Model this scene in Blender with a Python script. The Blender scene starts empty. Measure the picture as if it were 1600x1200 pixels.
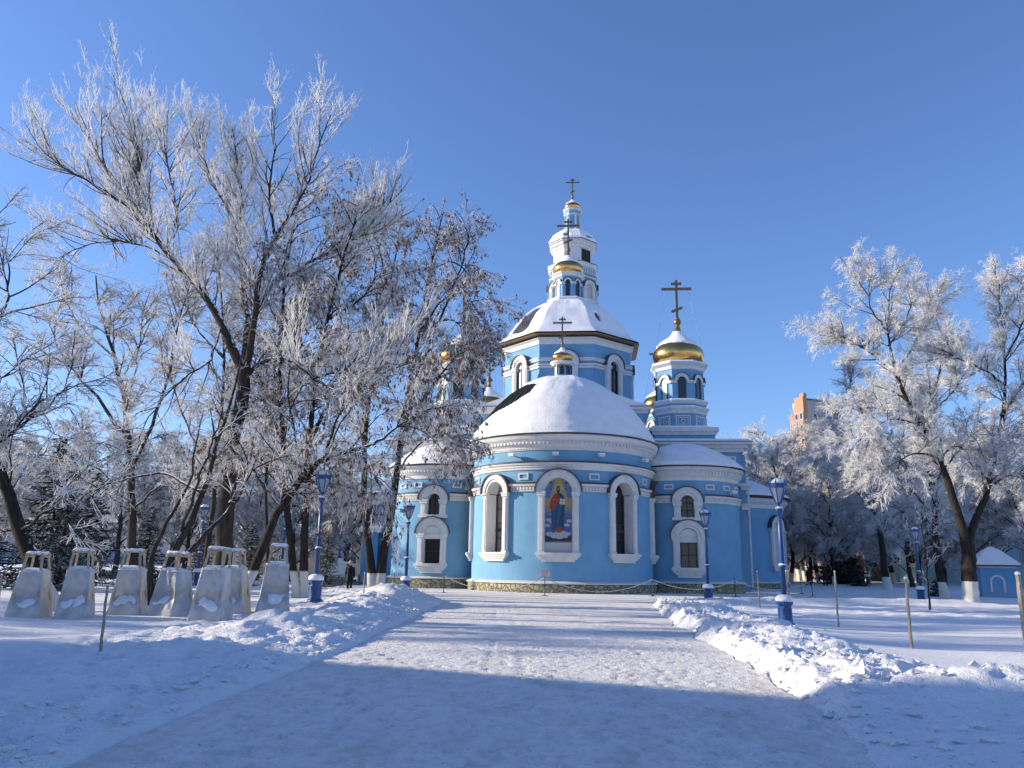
import bpy, bmesh, math, random
import numpy as np
from mathutils import Matrix, Vector

# ------------------------------------------------------------------ camera, world, sun
SC = bpy.context.scene
F_PX, PITCH, ROLL, EYE = 1232.0, math.radians(13.03), math.radians(1.0), 1.6
cd = bpy.data.cameras.new("camera"); cam = bpy.data.objects.new("camera", cd); SC.collection.objects.link(cam)
cd.sensor_width = 36; cd.lens = F_PX / 1600 * 36; cd.clip_end = 6000; cd.clip_start = 0.1
cam.matrix_world = Matrix.Translation((0, 0, EYE)) @ Matrix.Rotation(math.pi / 2 + PITCH, 4, 'X') @ Matrix.Rotation(ROLL, 4, 'Z')
SC.camera = cam

SUN_EL = math.radians(16); SUN_AZ = math.radians(7)      # azimuth: degrees beyond straight left
sun_dir = Vector((-math.cos(SUN_AZ) * math.cos(SUN_EL), math.sin(SUN_AZ) * math.cos(SUN_EL), math.sin(SUN_EL)))
W = bpy.data.worlds.new("World"); SC.world = W; W.use_nodes = True
wn = W.node_tree; bg = wn.nodes["Background"]
sky = wn.nodes.new("ShaderNodeTexSky"); sky.sky_type = 'NISHITA'; sky.sun_disc = False
sky.sun_elevation = math.radians(22); sky.sun_rotation = math.atan2(sun_dir.x, sun_dir.y)
sky.altitude = 0; sky.air_density = 1.05; sky.dust_density = 0.3; sky.ozone_density = 6.5
tint = wn.nodes.new("ShaderNodeMix"); tint.data_type = 'RGBA'; tint.blend_type = 'MULTIPLY'; tint.inputs[0].default_value = 1
tint.inputs[7].default_value = (1.0, .925, 1.0, 1)
wn.links.new(sky.outputs[0], tint.inputs[6]); wn.links.new(tint.outputs[2], bg.inputs[0]); bg.inputs[1].default_value = 0.14
sl = bpy.data.lights.new("sun", 'SUN'); sl.energy = 5.0; sl.angle = math.radians(0.8); sl.color = (1.0, 0.87, 0.68)
so = bpy.data.objects.new("sun", sl); SC.collection.objects.link(so)
so.rotation_euler = sun_dir.to_track_quat('Z', 'Y').to_euler(); so.location = (-60, 10, 40)
SC.view_settings.view_transform = 'Standard'; SC.view_settings.look = 'None'
SC.view_settings.exposure = 0.6; SC.view_settings.gamma = 1
SC.view_settings.use_curve_mapping = False
SC.cycles.max_bounces = 6; SC.cycles.transparent_max_bounces = 8
SC.cycles.caustics_reflective = False; SC.cycles.caustics_refractive = False

def px(x, y, Y):
    """world point seen at photo pixel (x, y) at depth Y metres: used to read the survey of the place off the photograph"""
    u, v = x - 800, 600 - y
    a = (u * math.cos(ROLL) - v * math.sin(ROLL)) / F_PX; b = (u * math.sin(ROLL) + v * math.cos(ROLL)) / F_PX
    c = math.cos(PITCH) - math.sin(PITCH) * b; d = math.sin(PITCH) + math.cos(PITCH) * b
    return np.array([a / c * Y, Y, EYE + d / c * Y])

# ------------------------------------------------------------------ objects and properties
def link(o, parent=None):
    SC.collection.objects.link(o)
    if parent is not None: o.parent = parent
    return o
def tag(o, label=None, cat=None, group=None, kind=None):
    if label: o['label'] = label
    if cat: o['category'] = cat
    if group: o['group'] = group
    if kind: o['kind'] = kind
    return o
def empty(name, loc, rz=0, label=None, cat=None, group=None):
    o = bpy.data.objects.new(name, None); link(o); o.location = loc; o.rotation_euler = (0, 0, rz)
    o.empty_display_size = .3
    return tag(o, label, cat, group)
def copy_tree(o, parent=None):
    c = o.copy(); SC.collection.objects.link(c)
    if parent is not None:
        c.parent = parent; c.matrix_parent_inverse = o.matrix_parent_inverse.copy()
    for ch in list(o.children): copy_tree(ch, c)
    return c

# ------------------------------------------------------------------ materials
def nd(nt, t, **kw):
    n = nt.nodes.new(t)
    for k, v in kw.items():
        if k.startswith('i_'): n.inputs[k[2:].replace('_', ' ')].default_value = v
        else: setattr(n, k, v)
    return n
def mixc(nt, fac, a, b):
    m = nt.nodes.new("ShaderNodeMix"); m.data_type = 'RGBA'
    for s, v in ((0, fac), (6, a), (7, b)):
        if hasattr(v, 'is_linked') or hasattr(v, 'links'): nt.links.new(v, m.inputs[s])
        else: m.inputs[s].default_value = v if s == 0 else (*v, 1)
    return m.outputs[2]
def noise(nt, scale, detail=4, co=None, rough=.55):
    n = nd(nt, "ShaderNodeTexNoise"); n.inputs['Scale'].default_value = scale; n.inputs['Detail'].default_value = detail
    n.inputs['Roughness'].default_value = rough
    if co is None:
        t = nd(nt, "ShaderNodeTexCoord"); co = t.outputs['Object']
    nt.links.new(co, n.inputs['Vector'])
    return n.outputs['Fac']
def ramp(nt, f, a, b):
    m = nd(nt, "ShaderNodeMapRange"); m.inputs['From Min'].default_value = a; m.inputs['From Max'].default_value = b
    m.interpolation_type = 'SMOOTHSTEP'
    nt.links.new(f, m.inputs['Value']); return m.outputs[0]
def bump(nt, f, s, d):
    b = nd(nt, "ShaderNodeBump"); b.inputs['Strength'].default_value = s; b.inputs['Distance'].default_value = d
    nt.links.new(f, b.inputs['Height']); return b.outputs[0]
def base_mat(name):
    m = bpy.data.materials.new(name); m.use_nodes = True
    return m, m.node_tree, m.node_tree.nodes["Principled BSDF"]
def mat(name, c, rough=.6, metal=0, c2=None, sc=3, bs=0, bsc=30, bd=.01, spec=.4):
    m, nt, p = base_mat(name)
    p.inputs['Roughness'].default_value = rough; p.inputs['Metallic'].default_value = metal
    p.inputs['Specular IOR Level'].default_value = spec
    if c2:
        nt.links.new(mixc(nt, ramp(nt, noise(nt, sc, 5), .3, .7), c, c2), p.inputs['Base Color'])
    else: p.inputs['Base Color'].default_value = (*c, 1)
    if bs: nt.links.new(bump(nt, noise(nt, bsc, 4), bs, bd), p.inputs['Normal'])
    return m
M = {}
def snow_mat(name, c, c2, bd=.03, extra=None):
    m, nt, p = base_mat(name)
    p.inputs['Roughness'].default_value = .75; p.inputs['Specular IOR Level'].default_value = .25
    tc = nd(nt, "ShaderNodeTexCoord").outputs['Object']
    col = mixc(nt, ramp(nt, noise(nt, 1.3, 6, tc), .35, .7), c, c2)
    if extra: col = extra(nt, tc, col)
    nt.links.new(col, p.inputs['Base Color'])
    a = nd(nt, "ShaderNodeMath", operation='ADD'); nt.links.new(noise(nt, 9, 6, tc, .65), a.inputs[0]); 
    b = nd(nt, "ShaderNodeMath", operation='MULTIPLY'); b.inputs[1].default_value = .35
    nt.links.new(noise(nt, 55, 3, tc), b.inputs[0]); nt.links.new(b.outputs[0], a.inputs[1])
    nt.links.new(bump(nt, a.outputs[0], .8, bd), p.inputs['Normal'])
    return m
M['snow'] = snow_mat('snow', (.84, .84, .85), (.90, .90, .90), .09)
M['roof_snow'] = snow_mat('roof_snow', (.85, .85, .86), (.91, .91, .91), .05)
def dirt(nt, tc, col):
    mp = nd(nt, "ShaderNodeMapping"); mp.inputs['Scale'].default_value = (1.2, .45, 1); nt.links.new(tc, mp.inputs['Vector'])
    d = ramp(nt, noise(nt, 1.1, 8, mp.outputs[0], .72), .45, .72)
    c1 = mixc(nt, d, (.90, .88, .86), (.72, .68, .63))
    sp = ramp(nt, noise(nt, 16, 5, tc, .8), .60, .70)
    mp2 = nd(nt, "ShaderNodeMapping"); mp2.inputs['Scale'].default_value = (6, .35, 1); nt.links.new(tc, mp2.inputs['Vector'])
    st = ramp(nt, noise(nt, 1.0, 5, mp2.outputs[0], .6), .5, .75)
    c2 = mixc(nt, sp, c1, (.36, .33, .30))
    mm = nd(nt, "ShaderNodeMath", operation='MULTIPLY'); mm.inputs[1].default_value = .45; nt.links.new(st, mm.inputs[0])
    c3 = mixc(nt, mm.outputs[0], c2, (.85, .84, .82))
    mp3 = nd(nt, "ShaderNodeMapping"); mp3.inputs['Scale'].default_value = (1, .55, 1); nt.links.new(tc, mp3.inputs['Vector'])
    g = nd(nt, "ShaderNodeMath", operation='MULTIPLY'); g.inputs[1].default_value = .38; nt.links.new(ramp(nt, noise(nt, 8, 7, mp3.outputs[0], .75), .48, .62), g.inputs[0])
    return mixc(nt, g.outputs[0], c3, (.50, .47, .43))
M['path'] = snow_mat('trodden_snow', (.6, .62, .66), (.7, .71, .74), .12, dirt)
def plaster():
    m, nt, p = base_mat('blue_plaster')
    tc = nd(nt, "ShaderNodeTexCoord").outputs['Object']
    c = mixc(nt, ramp(nt, noise(nt, .7, 6, tc, .6), .3, .7), (.145, .325, .51), (.175, .37, .555))
    mp = nd(nt, "ShaderNodeMapping"); mp.inputs['Scale'].default_value = (2.2, 2.2, .22); nt.links.new(tc, mp.inputs['Vector'])
    st = nd(nt, "ShaderNodeMath", operation='MULTIPLY'); st.inputs[1].default_value = .30; nt.links.new(ramp(nt, noise(nt, 1, 6, mp.outputs[0], .65), .52, .75), st.inputs[0])
    c = mixc(nt, st.outputs[0], c, (.09, .22, .38))
    s_ = nd(nt, "ShaderNodeSeparateXYZ"); nt.links.new(tc, s_.inputs[0])
    a = nd(nt, "ShaderNodeMath", operation='MULTIPLY_ADD'); nt.links.new(noise(nt, 1.6, 6, tc, .7), a.inputs[0]); a.inputs[1].default_value = 1.6; nt.links.new(s_.outputs[2], a.inputs[2])
    lo = nd(nt, "ShaderNodeMath", operation='MULTIPLY'); lo.inputs[1].default_value = .35; nt.links.new(ramp(nt, a.outputs[0], 2.0, 1.1), lo.inputs[0])
    c = mixc(nt, lo.outputs[0], c, (.30, .40, .47))
    nt.links.new(c, p.inputs['Base Color']); p.inputs['Roughness'].default_value = .75; p.inputs['Specular IOR Level'].default_value = .2
    nt.links.new(bump(nt, noise(nt, 40, 4, tc), .25, .006), p.inputs['Normal'])
    return m
M['blue'] = plaster()
M['white'] = mat('white_stucco', (.60, .61, .62), .7, c2=(.68, .68, .67), sc=2.5, bs=.2, bsc=30, bd=.006, spec=.2)
M['flash'] = mat('dark_flashing', (.05, .045, .045), .5, c2=(.09, .08, .075), sc=5)
M['gold'] = mat('gilded_metal', (.80, .47, .15), .2, 1, c2=(.66, .38, .12), sc=1.6, bs=.12, bsc=5, bd=.03)
M['bronze'] = mat('weathered_gilt', (.17, .12, .075), .5, .7, c2=(.25, .17, .10), sc=6)
M['cross'] = mat('dull_cross_metal', (.16, .12, .08), .45, .6, c2=(.24, .17, .10), sc=8)
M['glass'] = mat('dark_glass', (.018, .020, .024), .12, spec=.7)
M['glass_lit'] = mat('sunlit_glass', (.25, .26, .27), .15, spec=.7)  # lit copy of the glass: sunlight on the panes painted as a paler colour
M['muntin'] = mat('window_bar', (.04, .032, .028), .5)
M['mink'] = mat('grey_shutter', (.5, .5, .5), .6)
M['bark'] = None
def stone_mat():
    m, nt, p = base_mat('rubble_stone')
    tc = nd(nt, "ShaderNodeTexCoord").outputs['Object']
    v = nd(nt, "ShaderNodeTexVoronoi"); v.inputs['Scale'].default_value = 3.2; nt.links.new(tc, v.inputs['Vector'])
    v2 = nd(nt, "ShaderNodeTexVoronoi", feature='DISTANCE_TO_EDGE'); v2.inputs['Scale'].default_value = 3.2; nt.links.new(tc, v2.inputs['Vector'])
    hs = nd(nt, "ShaderNodeSeparateColor"); nt.links.new(v.outputs['Color'], hs.inputs[0])
    c = mixc(nt, hs.outputs[0], (.20, .20, .12), (.42, .38, .26))
    nt.links.new(mixc(nt, ramp(nt, v2.outputs['Distance'], 0, .09), (.10, .10, .09), c), p.inputs['Base Color'])
    nt.links.new(bump(nt, ramp(nt, v2.outputs['Distance'], 0, .15), 1, .05), p.inputs['Normal']); p.inputs['Roughness'].default_value = .85
    return m
M['stone'] = stone_mat()
def metal_roof():
    m = mat('standing_seam_metal', (.07, .07, .07), .38, .6, c2=(.13, .12, .11), sc=.7)
    return m
M['metal'] = metal_roof()
def bark_mat(name, c1, c2, snowy=.45, white=0.0):
    m, nt, p = base_mat(name)
    tc = nd(nt, "ShaderNodeTexCoord").outputs['Object']
    mp = nd(nt, "ShaderNodeMapping"); mp.inputs['Scale'].default_value = (9, 9, 1.6); nt.links.new(tc, mp.inputs['Vector'])
    n1 = noise(nt, 1, 6, mp.outputs[0], .7)
    col = mixc(nt, ramp(nt, n1, .3, .7), c1, c2)
    g = nd(nt, "ShaderNodeNewGeometry"); s = nd(nt, "ShaderNodeSeparateXYZ"); nt.links.new(g.outputs['Normal'], s.inputs[0])
    ad = nd(nt, "ShaderNodeMath", operation='MULTIPLY_ADD'); nt.links.new(noise(nt, 5, 4, tc), ad.inputs[0]); ad.inputs[1].default_value = .9
    nt.links.new(s.outputs[2], ad.inputs[2])
    col = mixc(nt, ramp(nt, ad.outputs[0], 1.52 - snowy, 1.66 - snowy), col, (.85, .86, .88))
    if white:
        so_ = nd(nt, "ShaderNodeSeparateXYZ"); nt.links.new(tc, so_.inputs[0])
        a2 = nd(nt, "ShaderNodeMath", operation='MULTIPLY_ADD'); nt.links.new(n1, a2.inputs[0]); a2.inputs[1].default_value = .12
        nt.links.new(so_.outputs[2], a2.inputs[2])
        col = mixc(nt, ramp(nt, a2.outputs[0], white + .02, white + .1), (.62, .60, .56), col)
    nt.links.new(col, p.inputs['Base Color']); p.inputs['Roughness'].default_value = .9; p.inputs['Specular IOR Level'].default_value = .1
    nt.links.new(bump(nt, n1, .9, .05), p.inputs['Normal'])
    return m
M['bark'] = bark_mat('snowy_bark', (.028, .023, .020), (.075, .060, .050), .70)
M['bark_limed'] = bark_mat('limed_bark', (.020, .017, .015), (.052, .043, .037), .5, 1.05)
def twig_mat(name, dark, frost, up=.35):
    m, nt, p = base_mat(name)
    at = nd(nt, "ShaderNodeAttribute", attribute_name='frost')
    g = nd(nt, "ShaderNodeNewGeometry"); s = nd(nt, "ShaderNodeSeparateXYZ"); nt.links.new(g.outputs['Normal'], s.inputs[0])
    a = nd(nt, "ShaderNodeMath", operation='MULTIPLY_ADD'); nt.links.new(s.outputs[2], a.inputs[0]); a.inputs[1].default_value = up
    nt.links.new(at.outputs['Fac'], a.inputs[2])
    nt.links.new(mixc(nt, ramp(nt, a.outputs[0], .3, .62), dark, frost), p.inputs['Base Color'])
    p.inputs['Roughness'].default_value = .8; p.inputs['Specular IOR Level'].default_value = .2
    src = [l.from_socket for l in nt.links if l.to_socket == p.inputs['Base Color']][0]
    t = nd(nt, "ShaderNodeBsdfTranslucent"); nt.links.new(src, t.inputs[0]); mx = nd(nt, "ShaderNodeMixShader"); mx.inputs[0].default_value = .35
    nt.links.new(p.outputs[0], mx.inputs[1]); nt.links.new(t.outputs[0], mx.inputs[2]); nt.links.new(mx.outputs[0], nt.nodes['Material Output'].inputs[0])
    return m
M['twig'] = twig_mat('frosted_twig', (.085, .066, .052), (.92, .91, .90))
M['needle'] = twig_mat('spruce_needle', (.018, .032, .022), (.66, .70, .74), .45)
M['hill'] = mat('frosted_woodland', (.10, .10, .10), .9, c2=(.45, .47, .50), sc=.35)
M['seed'] = mat('dry_seed_keys', (.13, .062, .035), .8, c2=(.24, .13, .08), sc=2)
M['lamp'] = mat('blue_enamel', (.012, .058, .19), .35, c2=(.02, .075, .23), sc=8, spec=.5)
M['lampglass'] = mat('frosted_glass', (.30, .36, .42), .3, spec=.6)
M['wood'] = mat('raw_timber', (.42, .32, .20), .75, c2=(.55, .43, .28), sc=9)
M['stake'] = mat('weathered_stake', (.25, .20, .15), .85, c2=(.40, .34, .27), sc=12)
def film():
    m, nt, p = base_mat('polythene_film')
    tc = nd(nt, "ShaderNodeTexCoord").outputs['Object']
    n = noise(nt, 2.2, 7, tc, .65)
    nt.links.new(mixc(nt, ramp(nt, n, .38, .66), (.42, .43, .44), (.72, .72, .72)), p.inputs['Base Color'])
    p.inputs['Roughness'].default_value = .35
    nt.links.new(bump(nt, noise(nt, 3.5, 5, tc, .5), .7, .08), p.inputs['Normal'])
    t = nd(nt, "ShaderNodeBsdfTranslucent"); t.inputs[0].default_value = (.8, .8, .78, 1); mx = nd(nt, "ShaderNodeMixShader"); mx.inputs[0].default_value = .3
    nt.links.new(p.outputs[0], mx.inputs[1]); nt.links.new(t.outputs[0], mx.inputs[2]); nt.links.new(mx.outputs[0], nt.nodes['Material Output'].inputs[0])
    return m
M['film'] = film()
M['iron'] = mat('dark_iron', (.03, .026, .024), .6)
M['rope'] = mat('frosted_rope', (.55, .50, .42), .9)
M['coat'] = mat('black_coat', (.012, .012, .018), .85)
M['trouser'] = mat('dark_trousers', (.012, .014, .02), .9)
M['skin'] = mat('skin', (.42, .25, .18), .6)
M['hair'] = mat('fair_hat', (.45, .38, .30), .9)
M['brick'] = mat('orange_brick', (.38, .19, .11), .85, c2=(.46, .25, .16), sc=2)
M['panel'] = mat('grey_render', (.36, .34, .30), .85, c2=(.42, .40, .36), sc=.3)
M['paleblue'] = mat('pale_blue_wall', (.26, .42, .50), .8, c2=(.32, .48, .55), sc=.5)
M['brown'] = mat('brown_cladding', (.20, .12, .09), .8, c2=(.26, .17, .12), sc=1)
M['signred'] = mat('red_lettering', (.35, .03, .02), .6)
M['signwhite'] = mat('sign_white', (.75, .75, .74), .5)

# ------------------------------------------------------------------ mesh builders
class MB:
    def __init__(s): s.V = []; s.F = []; s.MI = []; s.S = []
    def add(s, v, f, mi=0, sm=False):
        b = len(s.V); s.V.extend(tuple(float(c) for c in q) for q in v)
        for q in f: s.F.append(tuple(i + b for i in q)); s.MI.append(mi); s.S.append(sm)
    def build(s, name, mats, parent=None, loc=None):
        me = bpy.data.meshes.new(name); me.from_pydata(s.V, [], s.F)
        for m in (mats if isinstance(mats, (list, tuple)) else [mats]): me.materials.append(M[m] if isinstance(m, str) else m)
        me.polygons.foreach_set('material_index', s.MI); me.polygons.foreach_set('use_smooth', s.S); me.update()
        bm = bmesh.new(); bm.from_mesh(me); bmesh.ops.recalc_face_normals(bm, faces=bm.faces); bm.to_mesh(me); bm.free()
        o = bpy.data.objects.new(name, me); link(o, parent)
        if loc is not None: o.location = loc
        return o
    def box(s, x0, x1, y0, y1, z0, z1, mi=0, top=None):
        a = 0 if top is None else top
        v = [(x0, y0, z0), (x1, y0, z0), (x1, y1, z0), (x0, y1, z0), (x0 + a, y0 + a, z1), (x1 - a, y0 + a, z1), (x1 - a, y1 - a, z1), (x0 + a, y1 - a, z1)]
        s.add(v, [(0, 3, 2, 1), (4, 5, 6, 7), (0, 1, 5, 4), (1, 2, 6, 5), (2, 3, 7, 6), (3, 0, 4, 7)], mi); return s
    def bar(s, a, b, w, h=None, mi=0, up=(0, 0, 1)):
        a = Vector(a); b = Vector(b); t = (b - a).normalized(); h = h or w; up = Vector(up)
        if abs(t.dot(up)) > .95: up = Vector((0, 1, 0))
        u = t.cross(up).normalized() * w / 2; n = u.cross(t).normalized() * h / 2
        v = [p + i * u + j * n for p in (a, b) for i, j in ((-1, -1), (1, -1), (1, 1), (-1, 1))]
        s.add(v, [(0, 1, 2, 3), (7, 6, 5, 4), (0, 4, 5, 1), (1, 5, 6, 2), (2, 6, 7, 3), (3, 7, 4, 0)], mi); return s
    def lathe(s, prof, cx=0, cy=0, n=32, mi=0, sm=True, a0=0, a1=2 * math.pi, off=0, cap=True, poly=False):
        """prof (r, z); angle 0 faces -y; poly: r is the apothem of an n-gon whose face centre looks to -y"""
        full = abs(a1 - a0 - 2 * math.pi) < 1e-6; m = n if full else n + 1
        k = 1 / math.cos(math.pi / n) if poly else 1
        v = []
        for r, z in prof:
            for i in range(m):
                a = a0 + (a1 - a0) * i / n + (math.pi / n if poly else 0) + off
                v.append((cx + r * k * math.sin(a), cy - r * k * math.cos(a), z))
        f = []
        for j in range(len(prof) - 1):
            for i in range(n):
                i2 = (i + 1) % m
                f.append((j * m + i, j * m + i2, (j + 1) * m + i2, (j + 1) * m + i))
        s.add(v, f, mi, sm)
        if cap and full:
            b = len(s.V) - len(v)
            for j, rev in ((0, True), (len(prof) - 1, False)):
                if prof[j][0] > 1e-4:
                    q = [b + j * m + i for i in range(m)]
                    s.F.append(tuple(q[::-1] if rev else q)); s.MI.append(mi); s.S.append(False)
        return s
    def ball(s, c, r, n=12, mi=0, sz=1):
        pr = [(r * math.sin(math.pi * j / n), c[2] - r * sz * math.cos(math.pi * j / n)) for j in range(n + 1)]
        pr[0] = (1e-5, pr[0][1]); pr[-1] = (1e-5, pr[-1][1])
        return s.lathe(pr, c[0], c[1], n * 2, mi, True)
    # ---- boxes and arches laid on a wall surface S(u, d, z)
    def sbox(s, S, u0, u1, d0, d1, z0, z1, mi=0, sm=False):
        n = max(1, int(math.ceil((u1 - u0) / .35))) if S.curved else 1
        v = []
        for i in range(n + 1):
            u = u0 + (u1 - u0) * i / n
            v += [S(u, d0, z0), S(u, d1, z0), S(u, d1, z1), S(u, d0, z1)]
        f = [(0, 3, 2, 1), (4 * n, 4 * n + 1, 4 * n + 2, 4 * n + 3)]
        for i in range(n):
            a = 4 * i; b = a + 4
            for k in range(4): f.append((a + k, a + (k + 1) % 4, b + (k + 1) % 4, b + k))
        s.add(v, f, mi, sm); return s
    def sweep(s, S, prof, u0, u1, mi=0, n=None, sm=False):
        n = n or max(1, int(math.ceil((u1 - u0) / .35)))
        v = []; m = len(prof)
        for i in range(n + 1):
            u = u0 + (u1 - u0) * i / n
            v += [S(u, d, z) for d, z in prof]
        f = [tuple(range(m))[::-1], tuple(n * m + k for k in range(m))]
        for i in range(n):
            for k in range(m): f.append((i * m + k, i * m + (k + 1) % m, (i + 1) * m + (k + 1) % m, (i + 1) * m + k))
        s.add(v, f, mi, sm); return s
    def sarch(s, S, uc, zc, r0, r1, d0, d1, mi=0, n=18, a0=0., a1=math.pi):
        v = []
        for i in range(n + 1):
            a = a0 + (a1 - a0) * i / n; c, w = -math.cos(a), math.sin(a)
            for r, d in ((r0, d0), (r0, d1), (r1, d1), (r1, d0)): v.append(S(uc + c * r, d, zc + w * r))
        f = [(0, 1, 2, 3), (4 * n + 3, 4 * n + 2, 4 * n + 1, 4 * n)]
        for i in range(n):
            a = 4 * i; b = a + 4
            for k in range(4): f.append((a + k, a + (k + 1) % 4, b + (k + 1) % 4, b + k))
        s.add(v, f, mi); return s
    def sdisc(s, S, uc, zc, r, d, mi=0, n=18):
        v = [S(uc - r * math.cos(math.pi * i / n), d, zc + r * math.sin(math.pi * i / n)) for i in range(n + 1)]
        s.add(v, [tuple(range(n + 1))], mi); return s
    def wall(s, S, u0, u1, z0, z1, holes=(), mi=0, step=.35, sm=True):
        us = {u0, u1}; zs = {z0, z1}
        for a, b, c, d in holes: us |= {max(a, u0), min(b, u1)}; zs |= {c, d}
        us = sorted(us); uu = []
        for a, b in zip(us, us[1:]):
            n = max(1, int(math.ceil((b - a) / step))) if S.curved else 1
            uu += [a + (b - a) * i / n for i in range(n)]
        uu.append(us[-1]); zz = sorted(zs); nz = len(zz)
        v = [S(u, 0, z) for u in uu for z in zz]; f = []
        for i in range(len(uu) - 1):
            for j in range(nz - 1):
                um = (uu[i] + uu[i + 1]) / 2; zm = (zz[j] + zz[j + 1]) / 2
                if any(a < um < b and c < zm < d for a, b, c, d in holes): continue
                f.append((i * nz + j, (i + 1) * nz + j, (i + 1) * nz + j + 1, i * nz + j + 1))
        s.add(v, f, mi, sm and S.curved); return s
class Cyl:
    curved = True
    def __init__(s, cx, cy, R, phi=0): s.cx, s.cy, s.R, s.phi = cx, cy, R, phi
    def __call__(s, u, d, z):
        a = s.phi + u / s.R; r = s.R + d
        return (s.cx + r * math.sin(a), s.cy - r * math.cos(a), z)
class Flat:
    curved = False
    def __init__(s, x, y, ang=0): s.x, s.y, s.a = x, y, ang
    def __call__(s, u, d, z):
        return (s.x + math.cos(s.a) * u + math.sin(s.a) * d, s.y + math.sin(s.a) * u - math.cos(s.a) * d, z)

# ------------------------------------------------------------------ terrain
def _hash(ix, iy, seed):
    h = (ix.astype(np.int64) * 374761393 + iy.astype(np.int64) * 668265263 + seed * 1442695041) & 0x7fffffff
    h = ((h ^ (h >> 13)) * 1274126177) & 0x7fffffff
    return ((h ^ (h >> 16)) & 0xffff) / 65535.0
def vnoise(x, y, seed=0):
    x = np.asarray(x, float); y = np.asarray(y, float)
    ix = np.floor(x); iy = np.floor(y); fx = x - ix; fy = y - iy
    fx = fx * fx * (3 - 2 * fx); fy = fy * fy * (3 - 2 * fy)
    a = _hash(ix, iy, seed); b = _hash(ix + 1, iy, seed); c = _hash(ix, iy + 1, seed); d = _hash(ix + 1, iy + 1, seed)
    return a + (b - a) * fx + (c - a) * fy + (a - b - c + d) * fx * fy
def fbm(x, y, sc, oct=4, seed=0, g=.5):
    t = 0; amp = 1; s = 0
    for o in range(oct):
        t = t + amp * vnoise(x * sc + 17.3 * o, y * sc - 9.1 * o, seed + o); s += amp; amp *= g; sc *= 2.03
    return t / s
def sst(a, b, x):
    t = np.clip((x - a) / (b - a), 0, 1); return t * t * (3 - 2 * t)
LY = [-60, 0, 7, 9.7, 15, 25.5, 36, 40, 43, 46, 60, 90]; LX = [-3.8, -3.6, -3.44, -3.32, -2.96, -2.92, -2.8, -3.6, -7, -16, -26, -30]
RY = [-60, 0, 7.5, 9.5, 10.6, 15.8, 20, 29.7, 37, 40, 44, 50, 90]; RX = [3.0, 3.1, 3.29, 3.5, 3.6, 4.2, 4.5, 5.5, 6.6, 9, 15, 30, 36]
def bl(x, y, x0, y0, sx, sy, h, a=0):
    c, s = math.cos(a), math.sin(a); u = (x - x0) * c + (y - y0) * s; v = -(x - x0) * s + (y - y0) * c
    return h * np.exp(-(u / sx) ** 2 - (v / sy) ** 2)
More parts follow.
